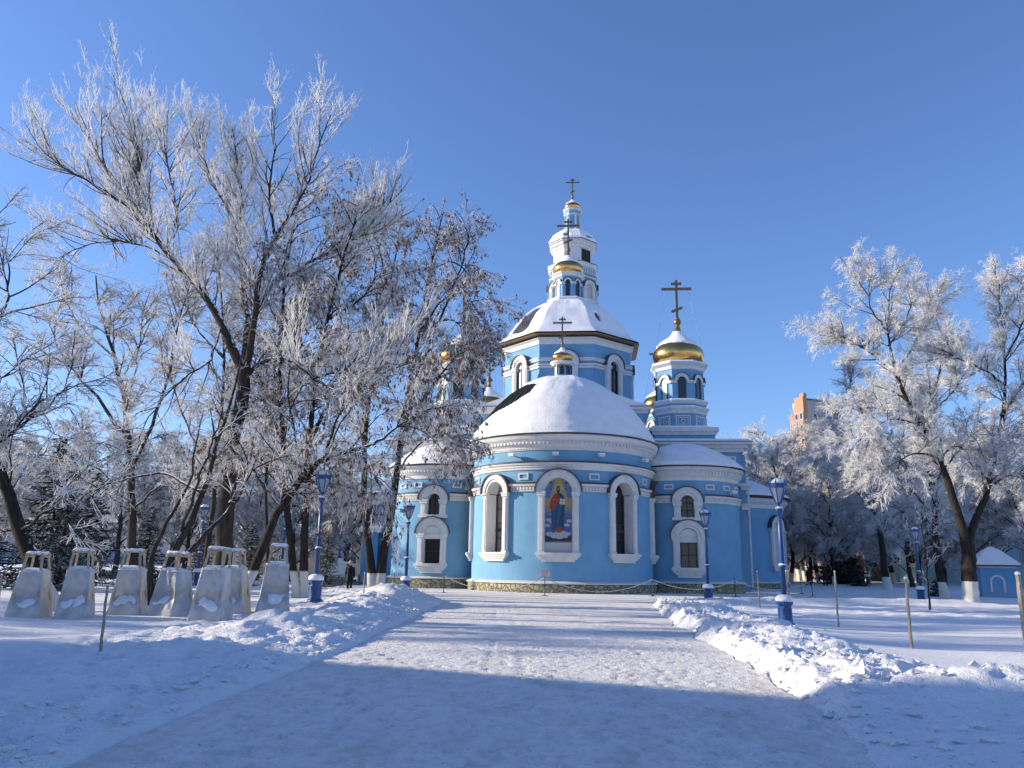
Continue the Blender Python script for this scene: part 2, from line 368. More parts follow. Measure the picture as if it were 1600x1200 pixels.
def height(x, y):
    x = np.asarray(x, float); y = np.asarray(y, float)
    xl = np.interp(y, LY, LX) + .12 * (fbm(y, y * 0, .5, 3, 5) - .5) * 2; xr = np.interp(y, RY, RX) + .25 * (fbm(y, y * 0, .6, 3, 9) - .5) * 2
    dl = xl - x; dr = x - xr
    near = 1 - sst(40, 60, y)
    lump = fbm(x, y, 1.1, 5, 3, .55); rough = fbm(x, y, 3.1, 4, 31, .6)
    # left bank: a long shovelled ridge, low in front
    hl = .10 * sst(0, .22, dl) + .07 * sst(.3, 2.5, dl)
    ridge = np.exp(-((dl - 1.7 - .5 * (fbm(y, x * 0, .25, 2, 12) - .5)) / 1.1) ** 2)
    hl = hl + ridge * near * (.10 + .13 * sst(12, 19, y)) * (.2 + 1.4 * lump)
    hl = hl + sst(0, .5, dl) * (1 - sst(3.5, 6, dl)) * near * (.26 * (rough - .5) + .08 * (fbm(x, y, 7.5, 3, 62) - .5)) + .12 * sst(0, 1, dl) * (fbm(x, y, .55, 4, 15) - .5) * near
    hl = hl + bl(x, y, -4.9, 32.5, 1.6, 3.2, .42) * (.6 + .8 * lump) + bl(x, y, -6.0, 36.5, 1.5, 2.5, .30) + bl(x, y, -5.3, 17.8, 1.4, 1.3, .16) * (.4 + 1.2 * lump) + bl(x, y, -4.4, 24, 1.2, 2.5, .14) * (.4 + lump)
    hl = hl + bl(x, y, -8.5, 27, 3, 5, .08) + .05 * (fbm(x, y, .35, 3, 8) - .5) * sst(2, 6, dl)
    # right bank: broken slabs of crust, then a lower field
    hr = .05 * sst(0, .25, dr) - .14 * sst(2.2, 5.5, dr) * near
    belt = sst(0, .4, dr) * (1 - sst(2.1, 3.3, dr)) * near
    q = fbm(x, y, .8, 4, 44, .55); slab = np.floor(q * 9) / 9 + sst(.2, .42, (q * 9) % 1) / 9
    hr = hr + belt * (1 - sst(24, 36, y)) * sst(8.5, 11, y) * (.55 * (slab - .25) + .20 * (rough - .4) + .12 * lump + .08 * (fbm(x, y, 7.5, 3, 61) - .5))
    hr = hr + belt * sst(22, 34, y) * (.04 + .30 * lump)
    hr = hr + bl(x, y, 7.4, 9.8, 1.8, 1.0, .46, .12) * (.75 + .5 * lump) + bl(x, y, 10.6, 10.2, 1.6, .9, .36) * (.75 + .5 * lump) + bl(x, y, 5.0, 9.7, .9, .7, .12)
    hr = hr + .10 * np.exp(-((dr - 4.5) / 4.0) ** 2) * (1 - sst(7.5, 11.5, y)) + .05 * (rough - .5) * (1 - sst(9, 13, y)) * sst(0, .8, dr) + .16 * sst(0, 1, dr) * (fbm(x, y, .6, 4, 18) - .5) * (1 - sst(9, 13, y))
    hr = hr + .07 * (fbm(x, y, .45, 3, 21) - .5) * sst(2, 6, dr) + .05 * (fbm(x, y, 2.2, 3, 27) - .5) * sst(2, 5, dr) * sst(28, 34, y) * (1 - sst(45, 60, y)) * 3
    # a trodden trail across the right field
    tx = np.interp(y, [9, 12, 15, 18, 21, 24, 30], [3.9, 6.0, 6.9, 7.2, 7.6, 8.1, 9.5])
    hr = hr - .10 * np.exp(-((x - tx) / .25) ** 2) * sst(9.5, 12, y) * (1 - sst(22, 30, y)) * (.2 + 1.6 * vnoise(x * 1.5, y * 2.6, 55))
    h = np.where(dl > 0, hl, 0) + np.where(dr > 0, hr, 0)
    far = sst(52, 90, y) * sst(14, 34, x) * .45
    return h + far + .25 * (fbm(x, y, .03, 2, 2) - .5) * sst(60, 140, np.hypot(x, y))
def hz(x, y): return float(height(np.array([x]), np.array([y]))[0])

def np_mesh(name, V, Q, mats, parent=None, attr=None, smooth=True, tri=False):
    me = bpy.data.meshes.new(name); k = Q.shape[1]
    me.vertices.add(len(V)); me.vertices.foreach_set('co', np.ascontiguousarray(V, np.float32).ravel())
    me.loops.add(len(Q) * k); me.loops.foreach_set('vertex_index', np.ascontiguousarray(Q, np.int32).ravel())
    me.polygons.add(len(Q)); me.polygons.foreach_set('loop_start', np.arange(0, len(Q) * k, k, dtype=np.int32))
    me.polygons.foreach_set('use_smooth', np.full(len(Q), smooth)) 
    me.update(calc_edges=True)
    if attr is not None:
        a = me.attributes.new('frost', 'FLOAT', 'POINT'); a.data.foreach_set('value', np.ascontiguousarray(attr, np.float32))
    for m in (mats if isinstance(mats, (list, tuple)) else [mats]): me.materials.append(M[m])
    o = bpy.data.objects.new(name, me); link(o, parent); return o
def grid_mesh(name, X, Y, Z, m):
    r, c = X.shape; V = np.stack([X, Y, Z], -1).reshape(-1, 3)
    i = np.arange(r - 1)[:, None] * c + np.arange(c - 1)[None]; i = i.ravel()
    return np_mesh(name, V, np.stack([i, i + 1, i + c + 1, i + c], 1), m)
ys = [-400, -150, -60, -25, -10, -4, -1, .5]; y = 1.5
while y < 62: ys.append(y); y *= 1.0095
while y < 2500: ys.append(y); y *= 1.07
ys = np.array(ys)
ss = np.concatenate([[-60, -20, -8, -4, -2.5, -1.8, -1.4], np.linspace(-1.15, 1.15, 540), [1.4, 1.8, 2.5, 4, 8, 20, 60]])
GY, GS = np.meshgrid(ys, ss, indexing='ij'); GX = GS * (np.abs(GY) * .72 + 6)
tag(grid_mesh('snow_ground', GX, GY, height(GX, GY) - .004, 'snow'), kind='structure')
py_ = np.concatenate([np.arange(-30, 0, .4), np.arange(0, 24, .05), np.arange(24, 46, .12), np.arange(46, 60, .5)]); uu = np.linspace(-.002, 1.002, 120)
PY, PU = np.meshgrid(py_, uu, indexing='ij')
xl_ = np.interp(PY, LY, LX) + .12 * (fbm(PY, PY * 0, .5, 3, 5) - .5) * 2; xr_ = np.interp(PY, RY, RX) + .25 * (fbm(PY, PY * 0, .6, 3, 9) - .5) * 2
PX = xl_ + (xr_ - xl_) * PU
PZ = .006 + (.026 * fbm(PX, PY, 1.8, 4, 77) + .018 * fbm(PX, PY, 6.5, 3, 78)) * (1 - sst(30, 46, PY) * .6)
# footprints and a pair of faint sledge ruts in the trodden snow
rf = np.random.default_rng(77)
for k in range(34):
    fx = rf.uniform(-2.6, 3.6); fy = rf.uniform(3, 8); an = rf.normal(0, .12) + (math.pi if k % 2 else 0)
    if k % 2: fy += 14
    for st in range(22):
        fx += math.sin(an) * .62; fy += math.cos(an) * .62; sd = .11 if st % 2 else -.11
        if not (1 < fy < 30): continue
        qx = fx + math.cos(an) * sd; qy = fy - math.sin(an) * sd
        i0, i1 = np.searchsorted(py_, [qy - .4, qy + .4]); wx = PX[i0:i1] - qx; wy = PY[i0:i1] - qy
        u_ = wx * math.cos(an) - wy * math.sin(an); v_ = wx * math.sin(an) + wy * math.cos(an)
        d_ = (u_ / .075) ** 2 + (v_ / .15) ** 2
        PZ[i0:i1] += .014 * np.exp(-((d_ - 1.3) / .5) ** 2) - .016 * np.exp(-d_ ** 2)
for c_ in (-.9, -.35, 1.9): PZ -= .010 * np.exp(-((PX - c_ - .3 * np.sin(PY * .12) - .02 * PY) / .05) ** 2)
PZ = np.maximum(PZ, .003)
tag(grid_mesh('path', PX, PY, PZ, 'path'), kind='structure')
# loose clods of crusted snow thrown up along both edges of the path
rng = np.random.default_rng(8); N = 3400
cy_ = 5 + 34 * rng.random(N) ** 1.3; right = rng.random(N) < .6; off_ = np.abs(rng.normal(0, 1, N))
cx_ = np.where(right, np.interp(cy_, RY, RX) + .1 + off_ * 1.3, np.interp(cy_, LY, LX) - .1 - off_ * .7)
big = right & (cy_ > 10)
sz = np.where(big, .018, .012) * (1 + 4.5 * rng.random(N) ** 6); oc = np.array([(1, 0, 0), (0, 1, 0), (-1, 0, 0), (0, -1, 0), (0, 0, 1), (0, 0, -1), (.7, .7, .3), (-.7, .7, .3), (-.7, -.7, .3), (.7, -.7, .3)], float)
V = oc[None] * sz[:, None, None] * rng.uniform(.6, 1.4, (N, 10, 1)) * rng.uniform(.6, 1.4, (N, 1, 3)); a_ = rng.uniform(0, 6.28, N); c_, s_ = np.cos(a_)[:, None], np.sin(a_)[:, None]
V = np.stack([V[..., 0] * c_ - V[..., 1] * s_ + cx_[:, None], V[..., 0] * s_ + V[..., 1] * c_ + cy_[:, None], V[..., 2] * .8 + (height(cx_, cy_) + sz * .25)[:, None]], -1).reshape(-1, 3)
T_ = []
for p_, q_, m_ in ((0, 1, 6), (1, 2, 7), (2, 3, 8), (3, 0, 9)): T_ += [(p_, m_, 4), (m_, q_, 4), (p_, q_, m_), (q_, p_, 5)]
T_ = (np.arange(N)[:, None, None] * 10 + np.array(T_)[None]).reshape(-1, 3)
tag(np_mesh('snow_clods', V, T_, 'snow', smooth=False), 'loose clods of crusted snow scattered along both edges of the trodden path', 'snow clods', kind='stuff')
# ------------------------------------------------------------------ the church
CROT = -math.radians(5.7)
church = empty('church', (3.75, 57.4, 0), CROT, 'sky-blue Orthodox church with white trim, gilded onion domes and snowy roofs', 'church')
def pane_mesh(mb, S, uc, z0, hw, zs, d, arched=True):
    v = [S(uc - hw, d, z0), S(uc + hw, d, z0)]
    if arched: v += [S(uc + hw * math.cos(math.pi * i / 16), d, zs + hw * math.sin(math.pi * i / 16)) for i in range(17)]
    else: v += [S(uc + hw, d, zs), S(uc - hw, d, zs)]
    mb.add(v, [tuple(range(len(v)))])
def window(S, uc, zb, z0, zs, hw, fw, pr=.22, dep=0.0, parent=None, tymp=None, pane='glass', sill_w=None, bars=True, sill_kind='corbel', name='window', hood=True):
    """zb bottom of sill, z0 top of sill, zs spring line, hw inner half width, fw frame width, pr protrusion, dep reveal depth"""
    f = MB(); ro = hw + fw; sw = sill_w or ro
    f.sbox(S, uc - ro, uc - hw, -dep, pr, z0, zs); f.sbox(S, uc + hw, uc + ro, -dep, pr, z0, zs)
    for sg in (-1, 1):                                                  # fluting and capitals
        a = uc + sg * (hw + fw * .5)
        f.sbox(S, a - fw * .26, a + fw * .26, pr, pr + .05, z0 + .12, zs - .3)
        f.sbox(S, a - fw * .62, a + fw * .62, 0, pr + .09, zs - .22, zs - .06); f.sbox(S, a - fw * .56, a + fw * .56, 0, pr + .05, z0, z0 + .1)
        f.sbox(S, a - fw * .68, a + fw * .68, 0, pr + .13, zs - .06, zs + .05)
    f.sarch(S, uc, zs + .05, hw, ro + .04, -dep, pr)
    f.sarch(S, uc, zs + .05, hw + fw * .45, ro + .12, 0, pr + .08)
    if tymp is not None:                                                # solid white field in the arch, square pane below
        f.sdisc(S, uc, zs, hw + .01, .05)
        f.sbox(S, uc - hw, uc + hw, 0, .09, tymp, zs)
    if sill_kind == 'corbel':
        h = z0 - zb
        f.sbox(S, uc - sw - .1, uc + sw + .1, 0, pr + .22, z0 - h * .28, z0)
        f.sbox(S, uc - sw - .02, uc + sw + .02, 0, pr + .14, z0 - h * .5, z0 - h * .28)
        f.sbox(S, uc - sw + .1, uc + sw - .1, 0, pr + .06, z0 - h * .72, z0 - h * .5)
        f.sbox(S, uc - sw + .24, uc + sw - .24, 0, pr - .02, zb, z0 - h * .72)
    else:
        f.sbox(S, uc - sw - .12, uc + sw + .12, 0, pr + .12, zb, z0)
    fo = f.build(name, 'white', parent)
    if hood:
        k = MB(); k.sarch(S, uc, zs + .05, ro + .121, ro + .19, 0, pr + .2, n=20); k.build('hood', 'flash', fo)
    p = MB(); dd = -dep + .03
    zt = (tymp if tymp is not None else zs)
    pane_mesh(p, S, uc, z0, hw - .001, zt, dd, tymp is None)
    p.build('pane', pane, fo)
    if bars:
        b = MB(); n = max(2, int((zt - z0) / .85))
        b.sbox(S, uc - .035, uc + .035, dd + .005, dd + .07, z0, zt + (hw * .98 if tymp is None else 0))
        for i in range(1, n + 1): 
            z = z0 + (zt - z0) * i / n; b.sbox(S, uc - hw, uc + hw, dd + .005, dd + .055, z - .03, z + .03)
        for sg in (-1, 1):
            b.sbox(S, uc + sg * hw * .96 - .04, uc + sg * hw * .96 + .04, dd + .005, dd + .09, z0, zt)
        if zt - z0 > 3: b.sbox(S, uc - hw, uc + hw, dd + .005, dd + .11, z0 + (zt - z0) * .36, z0 + (zt - z0) * .36 + .2)
        b.build('glazing_bars', 'muntin', fo)
    return fo
def dentils(mb, S, u0, u1, z0, z1, d0, d1, pitch=.3, w=.15):
    n = int((u1 - u0) / pitch)
    for i in range(n):
        u = u0 + (i + .5) * (u1 - u0) / n; mb.sbox(S, u - w / 2, u + w / 2, d0, d1, z0, z1)
def panel(mb, S, uc, z0, z1, hw, w=.09, pr=.08):
    mb.sbox(S, uc - hw, uc + hw, 0, pr, z0, z0 + w); mb.sbox(S, uc - hw, uc + hw, 0, pr, z1 - w, z1)
    mb.sbox(S, uc - hw, uc - hw + w, 0, pr, z0 + w, z1 - w); mb.sbox(S, uc + hw - w, uc + hw, 0, pr, z0 + w, z1 - w)
def spotlight(S, u, z, parent):
    b = MB(); b.sbox(S, u - .03, u + .03, 0, .35, z - .03, z + .03); b.sbox(S, u - .19, u + .19, .30, .55, z - .07, z + .07)
    o = b.build('spotlight', 'white', parent)
    k = MB(); k.sbox(S, u - .2, u + .2, .29, .56, z + .075, z + .14); k.build('snow_cap', 'roof_snow', o)

def rounded_roof(name, cx, cy, prof, a0, a1, parent, bare=None, n=120, off=.16, seams=True, sides=None, seed=1, rot=0):
    """metal dome with raised seams and a layer of snow that has slid off where bare(phi, t) is high"""
    m = MB()
    if sides: m.lathe(prof, cx, cy, sides, 0, False, poly=True, cap=False)
    else: m.lathe(prof, cx, cy, n, 0, True, a0, a1, cap=False)
    o = m.build(name, 'metal', parent)
    if seams and bare:
        s = MB(); k = int((a1 - a0) / .085)
        for i in range(k):
            a = a0 + (i + .5) * (a1 - a0) / k
            for (r, z), (r2, z2) in zip(prof[1:-2], prof[2:-1]):
                s.bar((cx + (r + .03) * math.sin(a), cy - (r + .03) * math.cos(a), z + .02), (cx + (r2 + .03) * math.sin(a), cy - (r2 + .03) * math.cos(a), z2 + .02), .05, .10)
        s.build('seam', 'flash', o)
    # snow shell
    pr = []
    P = np.array(prof); L = np.concatenate([[0], np.cumsum(np.hypot(*np.diff(P, axis=0).T))]); tt = np.linspace(0, 1, 60)
    rr = np.interp(tt * L[-1], L, P[:, 0]); zz = np.interp(tt * L[-1], L, P[:, 1])
    nr = np.gradient(zz); nz = -np.gradient(rr); nn = np.hypot(nr, nz); nr /= nn; nz /= nn
    aa = np.linspace(a0, a1, n * 2 + 1); A, T = np.meshgrid(aa, tt, indexing='ij')
    thick = off * (.55 + .9 * fbm(A * 4, T * 5, 1.0, 5, seed)) * (.35 + .65 * sst(0, .08, T)) * (1 - .0 * T)
    bm_ = bare(A, T) + .35 * (fbm(A * 9, T * 9, 1.3, 4, seed + 5) - .5) if bare else np.zeros_like(A)
    thick = np.where(bm_ > .5, -.10, thick * (1 - sst(.40, .5, bm_) * .6))
    sc = 1.0
    if sides:
        w = np.mod(A + math.pi / sides, 2 * math.pi / sides) - math.pi / sides; sc = 1 / np.cos(w)
    R_ = (rr[None] + thick * nr[None]) * sc; Z_ = zz[None] + thick * nz[None] + 0 * A
    X_ = cx + R_ * np.sin(A); Y_ = cy - R_ * np.cos(A)
    g = grid_mesh('snow', X_, Y_, Z_, 'roof_snow'); g.parent = o
    return o

# --- main apse
AR = 6.4; A_ = Cyl(0, 0, AR); UM = 1.9 * AR
wangs = [0, -41, 40.5, -83, 83]; wus = [math.radians(a) * AR for a in wangs]
b = MB(); b.wall(A_, -UM, UM, .5, 9.3, [(u - .88, u + .88, 2.5, 7.25) for u in wus])
apse = b.build('apse_wall', 'blue', church)
b = MB(); b.sweep(A_, [(0, -.3), (.22, -.3), (.24, .5), (.20, .56), (0, .56)], -UM, UM)
b.build('stone_base', 'stone', apse)
b = MB(); b.sweep(A_, [(0, .57), (.33, .57), (.33, .63), (.05, .74), (0, .74)], -UM, UM); b.build('base_ledge', 'white', apse)
b = MB(); cuts = sorted(wus)
for u0, u1 in zip([-UM] + [c + 1.2 for c in cuts], [c - 1.2 for c in cuts] + [UM]):
    b.sweep(A_, [(0, 6.38), (.10, 6.38), (.10, 6.44), (.05, 6.46), (.05, 6.7), (.2, 6.72), (.24, 6.86), (0, 6.92)], u0, u1)
    dentils(b, A_, u0 + .1, u1 - .1, 6.47, 6.66, .05, .13, .21, .11)
b.sweep(A_, [(0, 7.78), (.08, 7.78), (.10, 7.9), (.16, 7.95), (.16, 8.06), (.26, 8.1), (.30, 8.22), (0, 8.26)], -UM, UM)
b.sweep(A_, [(0, 9.06), (.06, 9.06), (.06, 9.25), (.22, 9.42), (.22, 9.62), (.42, 9.78), (.52, 9.98), (.52, 10.04), (0, 10.04)], -UM, UM)
dentils(b, A_, -UM, UM, 9.44, 9.6, .22, .34, .27, .14); dentils(b, A_, -UM, UM, 9.12, 9.2, .06, .10, .2, .1)
for a in (-63, -21, 21, 63): panel(b, A_, math.radians(a) * AR, 7.14, 7.58, .36)
b.build('cornice', 'white', apse)
b = MB()
for u0, u1 in zip([-UM] + [c + 1.35 for c in cuts], [c - 1.35 for c in cuts] + [UM]):
    b.sweep(A_, [(0, 6.93), (.28, 6.88), (.28, 6.91), (0, 7.0)], u0, u1)
b.sweep(A_, [(0, 8.27), (.36, 8.24), (.36, 8.28), (0, 8.38)], -UM, UM); b.sweep(A_, [(0, 10.05), (.62, 10.05), (.66, 10.12), (0, 10.2)], -UM, UM)
b.build('flashing', 'flash', apse)
for a, u in zip(wangs, wus):
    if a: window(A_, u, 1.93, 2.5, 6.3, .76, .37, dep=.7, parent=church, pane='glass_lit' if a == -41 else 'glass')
for a in (-27, -1.5, 24, 58): spotlight(A_, math.radians(a) * AR, 8.72, church)
prof = [(6.9, 10.12), (6.7, 10.35), (6.25, 11.0), (5.6, 12.0), (4.85, 12.95), (3.9, 13.85), (2.8, 14.6), (1.6, 15.1), (.7, 15.28), (.02, 15.3)]
def bare1(A, T): return np.exp(-((A + 1.12) / .60) ** 4) * sst(.10, .22, T - .30 * (A + 1.30)) * (1 - sst(.58, .68, T)) * 1.6
rounded_roof('apse_roof', 0, 0, prof, -math.pi, math.pi, church, bare1)
# icon panel on the centre of the apse
Fi = Flat(0, -AR + .12)
ICON_HW, IZ0, IZ1, IZS = .86, 2.5, 2.5, 6.3
fo = window(A_, 0, 1.93, 2.5, 6.3, .88, .40, dep=.10, parent=church, bars=False, name='icon_frame')
for c in list(fo.children):
    if c.name.startswith('pane'): bpy.data.objects.remove(c)
def icon_ground():
    m, nt, p = base_mat('icon_ground')
    tc = nd(nt, "ShaderNodeTexCoord").outputs['Object']; s = nd(nt, "ShaderNodeSeparateXYZ"); nt.links.new(tc, s.inputs[0])
    a = nd(nt, "ShaderNodeMath", operation='MULTIPLY_ADD'); nt.links.new(noise(nt, 4, 4, tc), a.inputs[0]); a.inputs[1].default_value = .5
    nt.links.new(s.outputs[2], a.inputs[2])
    c = mixc(nt, ramp(nt, a.outputs[0], 4.9, 6.0), (.06, .10, .34), (.38, .29, .10))
    nt.links.new(c, p.inputs['Base Color']); p.inputs['Roughness'].default_value = .4
    return m
M['icon_ground'] = icon_ground()
for n_, c in (('i_red', (.34, .045, .03)), ('i_blue', (.012, .075, .15)), ('i_dk', (.02, .035, .09)), ('i_halo', (.52, .40, .20)), ('i_skin', (.34, .19, .10)), ('i_hair', (.05, .03, .02)),
              ('i_book', (.62, .58, .48)), ('i_cloud', (.42, .45, .46)), ('i_sky', (.10, .20, .45)), ('i_tan', (.30, .25, .17)), ('i_fold', (.02, .12, .23)), ('i_gold', (.50, .36, .10))):
    M[n_] = mat(n_, c, .45, c2=tuple(v * .8 for v in c), sc=8)
ic = MB(); imats = ['icon_ground', 'i_red', 'i_blue', 'i_dk', 'i_halo', 'i_skin', 'i_hair', 'i_book', 'i_cloud', 'i_sky', 'i_tan', 'i_fold', 'i_gold', 'mink']
I0 = 2.5; IH = 7.2 - I0; lay = [0]
def ip(pts, mi):
    lay[0] += .0015; ic.add([Fi(x, .02 + lay[0], I0 + y) for x, y in pts], [tuple(range(len(pts)))], mi)
def ell(x, y, a, b_, mi, n=18, w=0):
    ip([(x + a * (1 + w * math.sin(5 * t)) * math.cos(t), y + b_ * math.sin(t)) for t in [2 * math.pi * i / n for i in range(n)]], mi)
hw = .9
ip([(-hw, 0), (hw, 0)] + [(hw * math.cos(math.pi * i / 20), 3.85 + hw * math.sin(math.pi * i / 20)) for i in range(21)], 0)
ip([(-.9, 0), (.9, 0), (.9, .62), (-.9, .62)], 13); ip([(-.9, .62), (.9, .62), (.9, .70), (-.9, .70)], 10)
ip([(-.86, .7), (.86, .7), (.86, 1.05), (-.86, 1.05)], 3)
for sx in (-1, 1): ip([(sx * .18, 4.7), (sx * .84, 4.05), (sx * .84, 3.5), (sx * .6, 3.35), (sx * .42, 3.95)], 9)
for x, y, r in ((-.62, 2.05, .2), (-.35, 1.9, .2), (.7, 2.0, .2), (.55, 1.75, .2), (-.7, 1.7, .2), (.3, 2.3, .12), (-.45, 2.4, .12)): ell(x, y, r, r * .5, 8, w=.1)
for x, y, r in ((-.55, 1.15, .24), (-.25, 1.05, .26), (.08, 1.02, .28), (.4, 1.08, .26), (.62, 1.2, .18), (-.1, 1.2, .2), (.28, 1.25, .22)): ell(x, y, r, r * .6, 8, w=.08)
ip([(-.36, 1.35), (-.14, 1.28), (.12, 1.25), (.34, 1.4), (.2, 1.7), (-.2, 1.7)], 1)
ip([(-.42, 1.45), (-.26, 1.35), (0, 1.7), (.22, 1.55), (.34, 1.42), (.38, 2.2), (.42, 3.1), (.34, 3.55), (.14, 3.78), (-.18, 3.72), (-.42, 3.3), (-.47, 2.4)], 2)
ip([(-.55, 2.75), (-.30, 2.62), (-.12, 2.95), (.0, 3.1), (.06, 3.72), (-.2, 3.74), (-.46, 3.4), (-.56, 3.05)], 1)
ip([(-.1, 1.75), (-.02, 1.72), (.2, 3.0), (.16, 3.6), (.1, 3.2)], 11); ip([(-.36, 1.6), (-.3, 1.55), (-.18, 2.7), (-.28, 2.6)], 11); ip([(.18, 1.7), (.26, 1.7), (.3, 2.9), (.24, 2.9)], 3)
ip([(-.2, 3.74), (.12, 3.74), (.28, 3.5), (.38, 3.2), (.2, 3.5), (-.02, 3.62)], 3)
ell(-.02, 4.05, .27, .27, 4); ell(-.02, 4.0, .13, .24, 6); ell(-.02, 4.02, .085, .13, 5); ip([(-.08, 3.95), (.04, 3.95), (-.02, 3.8)], 6)
ell(-.055, 4.05, .013, .01, 6, 8); ell(.015, 4.05, .013, .01, 6, 8)
ip([(.08, 3.05), (.42, 3.02), (.44, 3.38), (.1, 3.42)], 7); ip([(.25, 3.05), (.27, 3.05), (.28, 3.4), (.26, 3.4)], 6); ip([(.14, 3.2), (.22, 3.2), (.22, 3.24), (.14, 3.24)], 6); ip([(.31, 3.2), (.39, 3.2), (.39, 3.24), (.31, 3.24)], 6)
ell(-.28, 3.35, .07, .05, 5); ell(.2, 3.03, .07, .045, 5); ell(-.14, 1.36, .08, .04, 5); ell(.12, 1.34, .08, .04, 5)
ell(-.5, 4.02, .035, .05, 6, 8); ell(.46, 4.02, .035, .05, 6, 8)
for x in (-.5, .5): ell(x, 4.42, .1, .05, 6, 10)
for k in range(22):
    for sx in (-1, 1):
        y = .75 + k * .15; ip([(sx * .87, y), (sx * .83, y), (sx * .83, y + .07), (sx * .87, y + .07)][::sx], 12)
ic.build('icon', imats, church)['label'] = 'mosaic icon of a robed saint holding a book'

# --- side apses
def side_apse(cx, cy, R=3.98):
    S = Cyl(cx, cy, R); U = math.pi * .62 * R
    b = MB(); b.wall(S, -U, U, .5, 8.2, [(-.7, .3, 5.15, 6.65), (-.78, .38, 1.7, 4.1)]); w = b.build('side_apse_wall', 'blue', church)
    b = MB(); b.sweep(S, [(0, -.3), (.22, -.3), (.24, .6), (.2, .66), (0, .66)], -U, U); b.build('stone_base', 'stone', w)
    b = MB(); b.sweep(S, [(0, .67), (.3, .67), (.3, .73), (.05, .82), (0, .82)], -U, U); b.build('base_ledge', 'white', w)
    b = MB()
    for u0, u1 in ((-U, -.96), (.96, U)):
        b.sweep(S, [(0, 6.15), (.08, 6.15), (.08, 6.5), (.2, 6.52), (.22, 6.64), (0, 6.7)], u0, u1); dentils(b, S, u0 + .1, u1 - .1, 6.25, 6.42, .08, .15, .2, .1)
    b.sweep(S, [(0, 7.72), (.05, 7.72), (.05, 7.95), (.2, 8.1), (.2, 8.38), (.38, 8.5), (.46, 8.60), (.46, 8.66), (0, 8.66)], -U, U)
    dentils(b, S, -U, U, 8.18, 8.34, .2, .31, .25, .13)
    for u in (-2.9, -1.45, 1.45, 2.9, 4.35): panel(b, S, u, 7.08, 7.46, .34)
    b.build('cornice', 'white', w)
    b = MB()
    for u0, u1 in ((-U, -1.05), (1.05, U)): b.sweep(S, [(0, 6.71), (.26, 6.66), (.26, 6.69), (0, 6.78)], u0, u1)
    b.sweep(S, [(0, 8.67), (.55, 8.67), (.58, 8.73), (0, 8.80)], -U, U); b.build('flashing', 'flash', w)
    window(S, -.2, 4.92, 5.12, 6.15, .46, .44, pr=.2, dep=.4, parent=church, sill_kind='plain')
    window(S, -.2, 1.05, 1.72, 3.75, .60, .42, pr=.22, dep=.35, parent=church, tymp=3.42)
    rounded_roof('side_apse_roof', cx, cy, [(R + .58, 8.72), (R + .4, 8.9), (R - .3, 9.45), (R - 1.3, 10.05), (R - 2.3, 10.45), (.9, 10.7), (.02, 10.75)], -math.pi, math.pi, church, n=80, seed=int(20 + cx), off=.14)
    return S
SR = side_apse(9.0, 3.0); SL = side_apse(-9.0, 3.0)
spotlight(SR, 3.2, 6.95, church); spotlight(SL, -3.4, 5.6, church)

# --- main body, its stepped cornices and snowy roofs
def ring_boxes(mb, x0, x1, y0, y1, z0, z1, e): mb.box(x0 - e, x1 + e, y0 - e, y1 + e, z0, z1)
b = MB(); b.box(-13.9, 13.9, 6.0, 31, -.2, 10.7); b.box(-14.3, -13.9, 6.4, 9.4, -.2, 10.6); b.box(13.9, 14.3, 6.4, 9.4, -.2, 10.6)
b.box(-6.3, 6.3, 3.2, 34, 8.0, 14.0); b.box(-12.9, 12.9, 12, 24, 8.0, 12.2)
body = b.build('nave_wall', 'blue', church)
b = MB(); ring_boxes(b, -13.9, 13.9, 6.0, 31, 10.7, 11.0, .25); ring_boxes(b, -13.9, 13.9, 6.0, 31, 11.0, 11.25, .5); ring_boxes(b, -13.9, 13.9, 6.0, 31, 11.25, 11.45, .8)
for x0, x1 in ((-14.3, -13.9), (13.9, 14.3)):
    ring_boxes(b, x0, x1, 6.0, 9.2, 7.75, 8.0, .12); ring_boxes(b, x0, x1, 6.0, 9.2, 8.0, 8.25, .3); ring_boxes(b, x0, x1, 6.0, 9.2, 6.2, 6.7, .12)
ring_boxes(b, -6.3, 6.3, 3.2, 34, 13.3, 13.55, .2); ring_boxes(b, -6.3, 6.3, 3.2, 34, 13.55, 13.8, .45)
ring_boxes(b, -12.9, 12.9, 12, 24, 11.9, 12.1, .25); ring_boxes(b, -12.9, 12.9, 12, 24, 12.1, 12.3, .45)
for sx in (-1, 1): panel(b, Flat(13.1 * sx, 6.0), 0, 9.2, 10.4, .42, .14); panel(b, Flat(13.1 * sx, 6.0), 0, 9.42, 10.18, .2, .05)
b.build('cornice', 'white', body)
b = MB(); ring_boxes(b, -13.9, 13.9, 6.0, 31, 11.452, 11.50, .86); ring_boxes(b, -6.3, 6.3, 3.2, 34, 13.802, 13.84, .5); b.build('flashing', 'flash', body)
b = MB(); b.box(-14.6, 14.6, 5.3, 31.7, 11.5, 11.72, top=.12)
def gable(mb, x0, x1, y0, y1, z0, z1, axis='y'):
    if axis == 'y':
        xm = (x0 + x1) / 2; v = [(x0, y0, z0), (x1, y0, z0), (x1, y1, z0), (x0, y1, z0), (xm, y0, z1), (xm, y1, z1)]
        mb.add(v, [(0, 1, 4), (2, 3, 5), (1, 2, 5, 4), (3, 0, 4, 5), (0, 3, 2, 1)])
    else:
        ym = (y0 + y1) / 2; v = [(x0, y0, z0), (x1, y0, z0), (x1, y1, z0), (x0, y1, z0), (x0, ym, z1), (x1, ym, z1)]
        mb.add(v, [(0, 1, 5, 4), (1, 2, 5), (2, 3, 4, 5), (3, 0, 4), (0, 3, 2, 1)])
